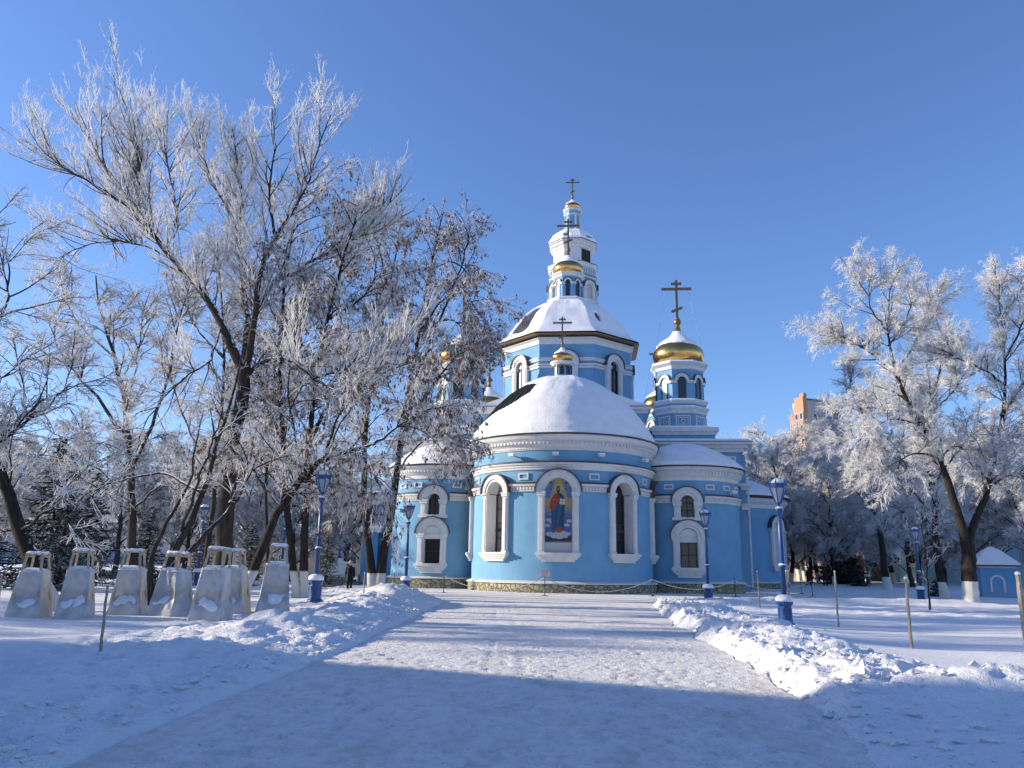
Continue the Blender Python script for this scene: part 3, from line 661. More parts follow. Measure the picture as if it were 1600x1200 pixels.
gable(b, -6.7, 6.7, 2.8, 34.4, 13.85, 16.2); gable(b, -13.3, 13.3, 11.6, 24.4, 12.31, 14.6, 'x')
b.build('roof_snow', 'roof_snow', body)
# --- conches on both flanks
for sx in (-1, 1):
    S = Cyl(14.0 * sx, 18.5, 5.7, 0); R = 5.7; U = math.pi * R
    b = MB(); b.wall(S, -U, U, .4, 7.6); w = b.build('conch_wall', 'blue', church)
    b = MB(); b.sweep(S, [(0, -.3), (.22, -.3), (.22, .5), (0, .56)], -U, U); b.build('stone_base', 'stone', w)
    b = MB(); b.sweep(S, [(0, 6.9), (.08, 6.9), (.1, 7.2), (.35, 7.45), (.45, 7.75), (0, 7.8)], -U, U); b.sweep(S, [(0, .57), (.3, .57), (.3, .63), (0, .72)], -U, U); b.build('cornice', 'white', w)
    b = MB(); b.sweep(S, [(0, 7.81), (.72, 7.81), (.76, 7.9), (0, 7.98)], -U, U); b.build('flashing', 'flash', w)
    for a in (48, 100):
        S2 = Cyl(14.0 * sx, 18.5, 5.7, math.radians(a) * sx)
        window(S2, 0, 1.6, 2.1, 5.2, .55, .42, pr=.25, parent=church, pane='mink', bars=False)
    rounded_roof('conch_roof', 14.0 * sx, 18.5, [(6.4, 7.92), (6.2, 8.1), (5.0, 8.7), (3.2, 9.5), (.02, 10.2)], -math.pi, math.pi, church, n=60, seed=44 + sx, off=.16)
# side porch and entrance on the left flank
b = MB(); b.box(-16.9, -15.6, 8.2, 12.6, 0, 4.2); p = b.build('porch', 'blue', church)
b = MB(); b.box(-17.2, -15.3, 7.9, 12.9, 4.2, 4.5); b.build('cornice', 'white', p); b = MB(); b.box(-17.15, -15.35, 7.95, 12.85, 4.5, 4.72, top=.1); b.build('snow_cap', 'roof_snow', p)
# rain pipe on the right of the apses
b = MB(); b.bar((14.62, 7.4, 8.2), (14.62, 7.4, .3), .14); b.build('rain_pipe', 'white', church)

# --- crosses, onion domes, towers
def ortho_cross(parent, cx, cy, z, h, name='cross'):
    b = MB(); w = h * .055; y = cy
    b.box(cx - w / 2, cx + w / 2, y - w / 2, y + w / 2, z, z + h)
    b.box(cx - h * .36, cx + h * .36, y - w * .45, y + w * .45, z + h * .745, z + h * .745 + w * 1.05)
    b.box(cx - h * .125, cx + h * .125, y - w * .45, y + w * .45, z + h * .88, z + h * .88 + w)
    b.bar((cx - h * .13, y, z + h * .19), (cx + h * .13, y, z + h * .30), w * .9, w)
    return b.build(name, 'cross', parent)
def onion(parent, cx, cy, z, r, cross_h, guy=True, snow=.55):
    P = [(.78, 0), (.92, .1), (1.0, .27), (1.02, .42), (.97, .58), (.84, .76), (.66, .92), (.46, 1.07), (.28, 1.22), (.17, 1.40), (.11, 1.58), (.08, 1.74)]
    b = MB(); b.lathe([(q[0] * r, z + q[1] * r) for q in P], cx, cy, 48, 0, True, cap=False); d = b.build('onion_dome', 'gold', parent)
    zs = z + 1.74 * r
    b = MB(); b.ball((cx, cy, zs + r * .10), r * .15); b.lathe([(.09 * r, zs + r * .2), (.11 * r, zs + r * .24), (.05 * r, zs + r * .3)], cx, cy, 12); b.build('ball', 'bronze', parent)
    # snow cap with a ragged edge
    Q = np.array(P[3:-2]); t = np.linspace(0, 1, 24); L = np.concatenate([[0], np.cumsum(np.hypot(*np.diff(Q, axis=0).T))])
    rr = np.interp(t * L[-1], L, Q[:, 0]); zz = np.interp(t * L[-1], L, Q[:, 1])
    aa = np.linspace(0, 2 * math.pi, 73); A, T = np.meshgrid(aa, t, indexing='ij')
    edge = .16 + .10 * fbm(np.cos(A) * 2 + cx, np.sin(A) * 2 + z, 1.5, 3, 7) + .10 * np.sin(A + 2.1)
    th = .07 * (1 - T * .55) * sst(0, .12, T - edge) - .04 * (T < edge)
    R_ = (rr[None] + th) * r; Z_ = z + (zz[None] + th * .6) * r
    s = grid_mesh('snow_cap', cx + R_ * np.sin(A), cy - R_ * np.cos(A), Z_, 'roof_snow'); s.parent = parent
    ortho_cross(parent, cx, cy, zs + r * .22, cross_h)
    if guy:
        b = MB(); zc = zs + r * .22 + cross_h * .74
        for sx, ay in ((-1, .55), (1, .55), (.45, -.8)):
            b.bar((cx + sx * cross_h * .26, cy, zc), (cx + sx * r * .88, cy - ay * r * .5, z + .82 * r), .028)
        b.build('guy_wire', 'rope', parent)
def oct_windows(parent, cx, cy, ap, z0, zs, hw, fw, faces=range(8), pr=.14, band=True):
    for k in faces:
        a = k * math.pi / 4; S = Flat(cx + ap * math.sin(a), cy - ap * math.cos(a), a)
        f = MB(); half = ap * math.tan(math.pi / 8)
        f.sarch(S, 0, zs, hw + .06, hw + fw, 0, pr, n=14)
        for sg in (-1, 1):
            u0, u1 = sorted((sg * (hw + fw * .4), sg * half))
            if band: f.sbox(S, u0, u1, 0, pr + .02, zs - .22, zs)
        w = f.build('window', 'white', parent)
        g = MB(); g.sarch(S, 0, zs, hw + fw + .001, hw + fw + .05, 0, pr + .06, n=14); g.build('hood', 'flash', w)
        p = MB(); pane_mesh(p, S, 0, z0, hw, zs, .02); p.build('pane', 'lampglass' if k in (7, 6) else 'glass', w)  # left-hand faces take a paler pane, sunlight put into the colour
        m_ = MB(); m_.sbox(S, -hw - .05, -hw + .02, 0, .07, z0, zs); m_.sbox(S, hw - .02, hw + .05, 0, .07, z0, zs); m_.sarch(S, 0, zs, hw - .02, hw + .05, 0, .07, n=12)
        m_.build('pane_frame', 'muntin', w)
def corner_tower(cx, cy, s=1.0, zoff=0):
    Z = lambda z: zoff + 11.4 + (z - 11.4) * s
    b = MB(); h = 2.42 * s; b.box(cx - h, cx + h, cy - h, cy + h, 11.3, Z(12.9))
    b.lathe([(2.02 * s, Z(12.8)), (2.02 * s, Z(15.2))], cx, cy, 8, 0, False, poly=True); b.lathe([(1.92 * s, Z(15.1)), (1.92 * s, Z(18.4))], cx, cy, 8, 0, False, poly=True)
    t = b.build('corner_tower', 'blue', church)
    b = MB(); e = h
    b.box(cx - e - .12, cx + e + .12, cy - e - .12, cy + e + .12, Z(12.5), Z(12.75)); b.box(cx - e - .3, cx + e + .3, cy - e - .3, cy + e + .3, Z(12.75), Z(13.1))
    b.box(cx - e - .1, cx + e + .1, cy - e - .1, cy + e + .1, 11.5, Z(11.95))
    b.lathe([(2.0 * s, Z(14.35)), (2.1 * s, Z(14.4)), (2.12 * s, Z(14.6)), (2.28 * s, Z(14.8)), (2.28 * s, Z(14.88)), (1.95 * s, Z(14.95))], cx, cy, 8, 0, False, poly=True)
    b.lathe([(1.95 * s, Z(15.15)), (2.12 * s, Z(15.22)), (2.22 * s, Z(15.4)), (2.22 * s, Z(15.46)), (1.9 * s, Z(15.5))], cx, cy, 8, 0, False, poly=True)
    b.lathe([(1.9 * s, Z(18.1)), (2.0 * s, Z(18.15)), (2.05 * s, Z(18.4)), (2.32 * s, Z(18.62)), (2.32 * s, Z(18.72)), (1.6 * s, Z(18.8))], cx, cy, 8, 0, False, poly=True)
    for k in range(8):
        a = k * math.pi / 4; S = Flat(cx + 2.02 * s * math.sin(a), cy - 2.02 * s * math.cos(a), a)
        panel(b, S, 0, Z(13.25), Z(14.2), .60 * s, .09 * s, .07); panel(b, S, 0, Z(13.42), Z(14.03), .42 * s, .05 * s, .05)
        b.sarch(S, 0, Z(13.72), .13 * s, .18 * s, 0, .05, n=10); b.sarch(S, 0, Z(13.72), .13 * s, .18 * s, 0, .05, n=10, a0=math.pi, a1=2 * math.pi)
    b.build('cornice', 'white', t)
    b = MB(); b.box(cx - e - .27, cx + e + .27, cy - e - .27, cy + e + .27, Z(13.1), Z(13.24), top=.1)
    b.lathe([(2.24 * s, Z(15.47)), (2.2 * s, Z(15.58)), (1.95 * s, Z(15.62))], cx, cy, 8, 0, False, poly=True); b.lathe([(2.3 * s, Z(14.89)), (2.26 * s, Z(14.97)), (2.0 * s, Z(15.0))], cx, cy, 8, 0, False, poly=True)
    b.lathe([(2.3 * s, Z(18.73)), (2.24 * s, Z(18.84)), (1.7 * s, Z(18.9))], cx, cy, 8, 0, False, poly=True)
    b.build('ledge_snow', 'roof_snow', t)
    oct_windows(t, cx, cy, 1.92 * s, Z(15.6), Z(17.15), .27 * s, .34 * s)
    onion(t, cx, cy, Z(18.85), 2.14 * s, 3.6 * s)
corner_tower(9.65, 9.0, 1, -.3); corner_tower(-9.1, 9.0, 1, -.3); corner_tower(9.9, 28, .95, -.3); corner_tower(-9.1, 28, .95, -.3)

# --- central drum
DY = 16.6
b = MB(); b.lathe([(5.85, 12), (5.85, 21.6)], 0, DY, 8, 0, False, poly=True); drum = b.build('central_drum', 'blue', church)
b = MB()
b.lathe([(5.85, 14.4), (6.1, 14.5), (6.35, 14.9), (6.35, 15.0), (5.85, 15.1)], 0, DY, 8, 0, False, poly=True)
b.lathe([(5.85, 21.1), (5.95, 21.12), (6.0, 21.5), (6.15, 21.6), (6.15, 21.72), (5.5, 21.8)], 0, DY, 8, 0, False, poly=True)
for k in range(8):
    a = k * math.pi / 4; S = Flat(5.85 * math.sin(a), DY - 5.85 * math.cos(a), a); half = 5.85 * math.tan(math.pi / 8)
    for sg in (-1, 1):
        for z0, z1, e in ((18.9, 19.1, .12), (19.12, 19.3, .2), (19.55, 19.75, .14), (19.75, 19.85, .22)):
            u0, u1 = sorted((sg * 1.0, sg * (half + e * .41))); b.sbox(S, u0, u1, 0, e, z0, z1)
b.build('cornice', 'white', drum)
for k in range(8):
    a = k * math.pi / 4; S = Flat(5.85 * math.sin(a), DY - 5.85 * math.cos(a), a)
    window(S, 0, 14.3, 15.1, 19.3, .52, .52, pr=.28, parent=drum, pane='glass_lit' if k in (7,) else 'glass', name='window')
b = MB(); b.lathe([(5.9, 21.80), (6.62, 21.84), (6.68, 21.95), (6.5, 22.05), (5.5, 22.1)], 0, DY, 8, 0, False, poly=True); b.build('eave', 'bronze', drum)
def bare2(A, T): return np.exp(-((A + .93) / .22) ** 4) * sst(.10, .22, T) * (1 - sst(.55, .68, T)) * 1.3 + .75 * np.exp(-((A - .62) / .09) ** 2 - ((T - .35) / .12) ** 2)
rounded_roof('drum_roof', 0, DY, [(6.6, 22.08), (6.2, 22.3), (5.7, 22.75), (5.1, 23.7), (4.3, 24.9), (3.3, 25.9), (2.3, 26.5), (1.2, 26.85), (.05, 26.9)], -math.pi, math.pi, church, bare2, seams=False, sides=8, seed=60, n=140, off=.13)
# lantern on the drum
b = MB(); b.lathe([(1.3, 26.4), (1.3, 29.7)], 0, DY, 8, 0, False, poly=True); lan = b.build('lantern', 'blue', church)
b = MB(); b.lathe([(1.9, 26.3), (2.0, 26.75), (2.0, 26.9), (1.3, 27.05)], 0, DY, 8, 0, False, poly=True); b.lathe([(1.3, 29.35), (1.38, 29.38), (1.42, 29.55), (1.6, 29.7), (1.6, 29.78), (1.0, 29.85)], 0, DY, 8, 0, False, poly=True); b.build('cornice', 'white', lan)
b = MB(); b.lathe([(2.02, 26.9), (1.98, 27.05), (1.3, 27.17)], 0, DY, 8, 0, False, poly=True); b.build('ledge_snow', 'roof_snow', lan)
oct_windows(lan, 0, DY, 1.3, 27.25, 28.75, .16, .24, pr=.1)
onion(lan, 0, DY, 29.82, 1.5, 3.15)
# cupola on the apse roof
b = MB(); b.lathe([(.62, 14.9), (.62, 16.5)], 0, .2, 8, 0, False, poly=True); cu = b.build('cupola', 'blue', church)
b = MB(); b.lathe([(.85, 15.15), (.88, 15.3), (.62, 15.5)], 0, .2, 16, 0, False); b.lathe([(.62, 16.3), (.7, 16.35), (.92, 16.55), (.92, 16.63), (.5, 16.7)], 0, .2, 16, 0, False); b.build('cornice', 'white', cu)
oct_windows(cu, 0, .2, .62, 15.6, 16.15, .1, .1, pr=.05, band=False)
onion(cu, 0, .2, 16.72, .76, 2.05, guy=False)

# --- bell tower behind
BY = 37.5
b = MB(); b.lathe([(4.2, -.2), (4.2, 30)], 0, BY, 4, 0, False, poly=True); b.lathe([(2.85, 28), (2.85, 38.3)], 0, BY, 8, 0, False, poly=True); b.lathe([(1.0, 43), (1.0, 46.6)], 0, BY, 8, 0, False, poly=True)
bt = b.build('bell_tower', 'blue', church)
b = MB()
b.lathe([(4.2, 29.4), (4.6, 30), (2.8, 30.3)], 0, BY, 4, 0, False, poly=True)
b.lathe([(2.86, 33.0), (3.1, 33.3), (3.1, 33.6), (2.85, 33.7)], 0, BY, 8, 0, False, poly=True)
b.lathe([(2.86, 36.7), (2.95, 36.75), (2.95, 36.95), (2.87, 37.0)], 0, BY, 8, 0, False, poly=True)
b.lathe([(2.87, 38.05), (2.95, 38.1), (3.1, 38.45), (3.1, 38.6), (2.4, 38.7), (2.4, 40.7), (2.5, 40.75), (2.55, 41.0), (2.78, 41.2), (2.8, 41.42), (2.98, 41.5), (2.98, 41.64), (2.2, 41.7)], 0, BY, 8, 0, False, poly=True)
b.lathe([(1.02, 43.3), (1.25, 43.5), (1.25, 43.65), (1.0, 43.75)], 0, BY, 8, 0, False, poly=True); b.lathe([(1.0, 45.75), (1.13, 45.8), (1.13, 45.95), (1.0, 46.0)], 0, BY, 8, 0, False, poly=True)
b.lathe([(1.0, 46.45), (1.15, 46.55), (1.2, 46.7), (.8, 46.75)], 0, BY, 8, 0, False, poly=True)
for k in range(8):
    a = k * math.pi / 4 + math.pi / 8; b.bar((1.07 * math.sin(a), BY - 1.07 * math.cos(a), 43.75), (1.07 * math.sin(a), BY - 1.07 * math.cos(a), 45.75), .24)
    a = k * math.pi / 4; S = Flat(2.86 * math.sin(a), BY - 2.86 * math.cos(a), a); panel(b, S, 0, 37.2, 37.9, .95, .09, .08)
    for q in range(4): b.sbox(S, -.66 + q * .4, -.50 + q * .4, 0, .07, 37.35, 37.75)
b.build('cornice', 'white', bt)
b = MB(); b.lathe([(3.03, 41.641), (3.05, 41.70), (2.9, 41.72)], 0, BY, 8, 0, False, poly=True); b.lathe([(3.15, 38.601), (3.16, 38.66), (3.0, 38.68)], 0, BY, 8, 0, False, poly=True); b.lathe([(3.0, 36.951), (3.01, 36.99), (2.87, 37.01)], 0, BY, 8, 0, False, poly=True); b.build('flashing', 'flash', bt)
for k in range(8):
    a = k * math.pi / 4; S = Flat(2.85 * math.sin(a), BY - 2.85 * math.cos(a), a)
    window(S, 0, 33.2, 33.8, 35.3, .5, .4, pr=.22, parent=bt, pane='mink', bars=False)
    if k != 1: continue
    S = Flat(2.41 * math.sin(a), BY - 2.41 * math.cos(a), a); g = MB(); g.sbox(S, -.75, .75, .0, .03, 39.0, 40.6)
    for i in range(7): g.sbox(S, -.7 + i * .22, -.66 + i * .22, .03, .09, 39.0, 40.6)
    for i in range(5): g.sbox(S, -.75, .75, .03, .08, 39.15 + i * .32, 39.19 + i * .32)
    g.build('lattice', 'muntin', bt)
def bare3(A, T): return .8 * np.exp(-((T - .2) / .12) ** 2) * (vnoise(A * 4, T * 3, 3) > .45)
rounded_roof('bell_tower_roof', 0, BY, [(2.98, 41.72), (2.8, 42.1), (2.4, 42.8), (1.8, 43.35), (1.0, 43.7)], -math.pi, math.pi, bt, bare3, seams=False, sides=8, seed=70, off=.12, n=60)
onion(bt, 0, BY, 46.72, 1.08, 2.5, guy=False)

# ------------------------------------------------------------------ trees
def nrm(v): return v / np.maximum(np.linalg.norm(v, axis=-1, keepdims=True), 1e-9)
def tubes(P, R, sides):
    n, k, _ = P.shape; T = np.empty_like(P)
    T[:, 1:-1] = P[:, 2:] - P[:, :-2]; T[:, 0] = P[:, 1] - P[:, 0]; T[:, -1] = P[:, -1] - P[:, -2]; T = nrm(T)
    ref = np.where(np.abs(T[:, :1, 2:3]) > .8, np.array([1., 0, 0]), np.array([0, 0, 1.])); ref = np.broadcast_to(ref, P.shape)
    U = nrm(np.cross(T, ref)); V = np.cross(T, U)
    a = np.arange(sides) * 2 * math.pi / sides
    X = P[:, :, None] + R[:, :, None, None] * (U[:, :, None] * np.cos(a)[:, None] + V[:, :, None] * np.sin(a)[:, None])
    idx = np.arange(n * k * sides).reshape(n, k, sides); nx = np.roll(idx, -1, 2)
    Q = np.stack([idx[:, :-1], nx[:, :-1], nx[:, 1:], idx[:, 1:]], -1).reshape(-1, 4)
    return X.reshape(-1, 3), Q
def kids(rng, P, R, dens, ln, ang=.7, up=.2, grav=0., k=5, r0=.03, r1=.01, t0=.2, t1=1., jit=.12, lt=.5, flat=0, out=None):
    K = P.shape[1]; L = np.linalg.norm(np.diff(P, axis=1), axis=2).sum(1)
    n = rng.poisson(np.maximum(L * dens * (t1 - t0), 0)); idx = np.repeat(np.arange(len(P)), n); N = len(idx)
    if N == 0: return np.zeros((0, k, 3)), np.zeros((0, k))
    t = rng.uniform(t0, t1, N) * (K - 1); i = np.minimum(t.astype(int), K - 2); f = (t - i)[:, None]
    base = P[idx, i] * (1 - f) + P[idx, i + 1] * f; tan = nrm(P[idx, i + 1] - P[idx, i])
    rb = R[idx, i] * (1 - f[:, 0]) + R[idx, i + 1] * f[:, 0]
    q = rng.normal(size=(N, 3)); q[:, 2] *= (1 - flat); q -= (q * tan).sum(1, keepdims=True) * tan; q = nrm(q)
    a = (ang * rng.uniform(.6, 1.3, N))[:, None]
    d = nrm(np.cos(a) * tan + np.sin(a) * q + np.array([0, 0, up]))
    l = ln * rng.uniform(.45, 1.2, N) * (1 - lt * t / (K - 1)); st = (l / (k - 1))[:, None]
    O = np.empty((N, k, 3)); O[:, 0] = base
    for j in range(1, k):
        d = nrm(d + np.array([0, 0, grav / (k - 1)]) + rng.normal(size=(N, 3)) * jit)
        O[:, j] = O[:, j - 1] + d * st
    rr0 = np.minimum(r0 * rng.uniform(.8, 1.2, N), rb * .8)
    return O, rr0[:, None] + (np.minimum(r1, rr0 * .7) - rr0)[:, None] * np.linspace(0, 1, k)[None]
def resample(pts, r0, r1, k=16, wob=0, rng=None, pw=1.):
    pts = np.array(pts, float); e = np.concatenate([[2 * pts[0] - pts[1]], pts, [2 * pts[-1] - pts[-2]]]); out = []
    n = len(pts) - 1
    for s in np.linspace(0, n - 1e-6, k):
        i = int(s); t = s - i; p0, p1, p2, p3 = e[i:i + 4]
        out.append(.5 * ((2 * p1) + (-p0 + p2) * t + (2 * p0 - 5 * p1 + 4 * p2 - p3) * t * t + (-p0 + 3 * p1 - 3 * p2 + p3) * t ** 3))
    out = np.array(out)
    if wob: out[1:] += rng.normal(size=(k - 1, 3)) * wob
    return out, r0 + (r1 - r0) * np.linspace(0, 1, k) ** pw
# level: dict(dens, ln, ang, up, grav, k, r0, r1, t0, t1, frost) ; 'thick' levels join the trunk mesh
def tree(label, base, L0, levels, seed, bark='bark', mats='twig', name='frosted_tree', cat='tree', group=None, seeds=0, skip=0, sides0=9):
    """base world point; L0 = (P, R) limb arrays in world metres"""
    rng = np.random.default_rng(seed); base = np.array(base, float)
    root = empty(name, base, 0, label, cat, group)
    tv, tq, off = [], [], 0
    def acc(store, P, R, sd, fr=None):
        if len(P) == 0: return
        v, q = tubes(P, R, sd); store.append((v, q, fr))
    trunk, crown = [], []
    acc(trunk, *L0, sides0); allP = [(L0[0][skip:], L0[1][skip:])]
    for lv in levels:
        lv = dict(lv); fr = lv.pop('frost', None); sd = lv.pop('sides', 3); src = lv.pop('src', -1)
        P, R = kids(rng, *allP[src], **lv)
        allP.append((P, R))
        if len(P) == 0: continue
        if fr is None: acc(trunk, P, R, max(sd, 5))
        else:
            f = fr[0] + fr[1] * (rng.random(len(P)) * 2 - 1); k = P.shape[1]
            f = f[:, None] + np.linspace(-.12, .15, k)[None]
            acc(crown, P, R, sd, np.repeat(f.ravel(), sd))
    def join(st):
        V = np.concatenate([s[0] for s in st]); o = 0; Q = []
        for s in st: Q.append(s[1] + o); o += len(s[0])
        return V - base, np.concatenate(Q)
    V, Q = join(trunk); np_mesh('trunk', V, Q, bark, root)
    if crown:
        V, Q = join(crown); np_mesh('crown', V, Q, mats, root, np.concatenate([s[2] for s in crown])); print('TREE', label[:30], len(Q))
    if seeds:
        P, R = allP[-1 if len(allP) < 4 else -2]; n = min(seeds, len(P)); sel = rng.choice(len(P), n, replace=False); c = P[sel, -1]
        m = 4; c = np.repeat(c, m, 0) + rng.normal(size=(n * m, 3)) * .05; N = len(c)
        h = rng.uniform(.10, .22, N)[:, None]; a = rng.uniform(0, 6.28, N); w = rng.uniform(.02, .045, N)[:, None]
        u = np.stack([np.cos(a), np.sin(a), 0 * a], 1); u2 = np.stack([-np.sin(a), np.cos(a), 0 * a], 1); tilt = rng.normal(size=(N, 3)) * .3; dn = nrm(np.array([0, 0, -1.]) + tilt)
        v = np.stack([c, c + dn * h * .5 + u * w, c + dn * h * .45 + u2 * w * .6, c + dn * h * .5 - u * w, c + dn * h], 1).reshape(-1, 3)
        i = np.arange(N)[:, None] * 5
        q = np.concatenate([i + np.array([[0, 1, 4, 2]]), i + np.array([[0, 2, 4, 3]])])
        s = np_mesh('seed_clusters', v - base, q, 'seed', root, smooth=False); tag(s, kind='stuff')
    return root
def limbs(Y, specs, rng_seed=1, k=16, wob=.03):
    rng = np.random.default_rng(rng_seed); P = []; R = []
    for pts, r0, r1 in specs:
        w = [px(p[0], p[1], Y + (p[2] if len(p) > 2 else 0)) for p in pts]
        a, b = resample(w, r0, r1, k, wob, rng, .8); P.append(a); R.append(b)
    return np.array(P), np.array(R)
def grounded(L, sink=.3):
    """first limb is the trunk: run its foot into the snow, flare it, and return the base point"""
    P, R = L; b = P[0, 0].copy(); g = hz(b[0], b[1]); P[0, 0, 2] = g - sink; R[0, 0] *= 1.35
    return (b[0], b[1], g), L
def lv(dens, ln, **kw): return dict(dens=dens, ln=ln, **kw)

# T1: the great ash with long straight shoots, left of the path
L = limbs(34, [
 ([(345, 930), (350, 860), (354, 780), (365, 690), (378, 620), (382, 572)], .40, .27),
 ([(380, 580), (345, 505), (310, 450), (268, 402), (235, 362, -1), (208, 320, -1), (170, 275, -1.5), (130, 200, -2)], .23, .03),
 ([(235, 362, -1), (222, 300, -1.5), (212, 230, -2), (190, 150, -2)], .09, .015),
 ([(215, 335, -1), (175, 305, -2), (130, 280, -3), (90, 255, -4), (60, 215, -4)], .07, .012),
 ([(265, 402), (230, 385, 1), (190, 378, 2), (140, 382, 3), (100, 400, 3), (75, 430, 3)], .07, .012),
 ([(383, 590), (386, 500, 1), (378, 430, 2), (374, 360, 2), (376, 290, 2), (362, 200, 2)], .17, .02),
 ([(384, 580), (398, 500, -1), (405, 430, -1), (430, 370, -1), (462, 325, -1), (485, 270, -2), (515, 180, -2)], .17, .02),
 ([(402, 470, -1), (432, 440), (480, 412, 1), (525, 388, 1), (572, 360, 1), (605, 320, 1), (625, 270, 1)], .12, .02),
 ([(384, 592), (400, 572), (430, 560, -1), (462, 568, -2), (490, 592, -2), (525, 610, -3)], .13, .03),
 ([(490, 592, -2), (530, 582, -2), (570, 590, -2), (620, 575, -3), (680, 540, -3)], .06, .015),
 ([(378, 360, 2), (340, 300, 3), (320, 250, 3), (310, 190, 3)], .08, .015),
 ([(430, 370, -1), (420, 300, -2), (430, 230, -2), (425, 170, -2)], .07, .015),
 ([(268, 402), (275, 330, 2), (262, 250, 3), (245, 180, 3)], .08, .015),
 ([(345, 505), (330, 560, -1), (290, 590, -2), (240, 640, -2), (215, 690, -2)], .07, .015),
 ([(354, 780), (400, 700, 2), (440, 640, 3), (470, 590, 3)], .08, .015),
], 11)
b0, L = grounded(L)
tree('tallest ash with thick dark trunk and long straight frosted shoots behind the plastic covers', b0, L, [
 lv(4.3, 3.3, ang=.72, up=.38, grav=.3, k=7, r0=.030, r1=.012, t0=.16, t1=.97, lt=.25, frost=(.32, .25), sides=4),
 lv(4.2, 1.6, ang=.5, up=.2, grav=.3, k=6, r0=.018, r1=.012, t0=.12, lt=.3, frost=(.8, .35), sides=3),
 lv(4.6, .55, ang=.55, up=.15, grav=.1, k=4, r0=.016, r1=.012, t0=.1, frost=(1., .3)),
 lv(5.0, .2, ang=.7, k=3, r0=.014, r1=.011, t0=.15, frost=(1., .3)),
 lv(1.6, 1.9, ang=.8, up=-.15, grav=-.9, k=6, r0=.018, r1=.009, t0=.1, t1=.9, src=0, frost=(.2, .3)),
 ], 101, skip=1)
# T2: seed-hung maples in front of the church's left flank
DRO = [lv(3.1, 2.9, ang=.85, up=.25, grav=-.5, k=7, r0=.034, r1=.012, t0=.42, lt=.15),
 lv(5.3, 1.35, ang=.75, up=.05, grav=-.9, k=6, r0=.018, r1=.010, t0=.1, frost=(.5, .38), sides=3),
 lv(8.0, .6, ang=.8, up=-.1, grav=-.6, k=4, r0=.013, r1=.009, t0=.1, frost=(.8, .38)),
 lv(8, .22, ang=.8, k=3, r0=.012, r1=.008, t0=.15, frost=(.8, .35))]
L = limbs(43, [
 ([(584, 925), (576, 860), (571, 790), (568, 720), (575, 640), (590, 540), (608, 450), (625, 350)], .27, .03),
 ([(590, 922), (600, 860), (612, 790), (625, 700), (640, 610), (655, 520), (672, 420), (692, 330)], .30, .03),
 ([(640, 610), (670, 540, -1), (700, 470, -1), (725, 400, -2), (735, 350, -2)], .10, .02),
 ([(625, 690), (665, 620, -1), (700, 570, -2), (730, 550, -2), (748, 575, -3)], .10, .02),
 ([(655, 520), (700, 500, 1), (735, 520, 1), (760, 560, 1)], .07, .02),
 ([(575, 640), (545, 560, 1), (530, 470, 2), (540, 380, 2)], .10, .02),
 ([(620, 740), (660, 690, -2), (695, 680, -3), (715, 725, -3)], .06, .02),
 ([(570, 730), (540, 690, -1), (515, 700, -1)], .06, .02),
 ([(608, 450), (590, 380, -1), (580, 310, -1)], .07, .02),
 ([(672, 420), (710, 410, 1), (740, 440, 1), (752, 490, 1)], .06, .02), ([(640, 620), (680, 590, -1), (710, 600, -2), (730, 635, -2)], .07, .02), ([(655, 520), (690, 470, -2), (725, 460, -3), (755, 500, -3)], .07, .02)], 12)
b0, L = grounded(L); L[0][1, 0, 2] = b0[2] - .3; L[1][1, 0] *= 1.3
tree('forked maple hung with brown seed keys, in front of the left side apse', b0, L, DRO, 102, 'bark_limed', seeds=3600)
# T3: twin trunks behind the left lamp
L = limbs(34, [
 ([(465, 945), (456, 880), (448, 800), (442, 700), (436, 600), (440, 500), (450, 400), (470, 300)], .20, .03),
 ([(475, 945), (474, 870), (477, 790), (484, 700), (492, 600), (510, 500), (540, 400), (560, 320)], .21, .03),
 ([(484, 690), (520, 620, 1), (560, 560, 1), (600, 480, 1)], .09, .02), ([(442, 690), (410, 620, 1), (395, 540, 2)], .08, .02),
 ([(492, 590), (470, 520, -2), (475, 440, -2)], .07, .02), ([(448, 780), (420, 740, -1), (400, 750, -1)], .05, .015), ([(510, 500), (560, 470, -1), (590, 430, -1)], .07, .02)], 13)
b0, L = grounded(L); L[0][1, 0, 2] = b0[2] - .3; L[1][1, 0] *= 1.3
tree('twin-trunked tree with whitewashed feet just left of the tall left lamp post', b0, L, DRO, 103, 'bark_limed', seeds=1500)
# T4: leaning trunk
L = limbs(29, [
 ([(375, 965), (392, 905), (412, 850), (440, 795), (470, 750), (505, 718), (545, 706)], .21, .09),
 ([(470, 750), (465, 690, 1), (450, 620, 2), (455, 540, 2)], .07, .02), ([(545, 706), (590, 690, -1), (630, 660, -1), (650, 620, -1)], .07, .015), ([(440, 795), (400, 740, 1), (360, 700, 1)], .06, .02),
 ([(545, 706), (575, 730, 1), (600, 770, 1)], .05, .015), ([(505, 718), (530, 650), (560, 600)], .06, .015)], 14)
b0, L = grounded(L)
tree('trunk leaning right between the last two plastic covers, snow along its upper side', b0, L, DRO, 104, 'bark_limed', seeds=700)
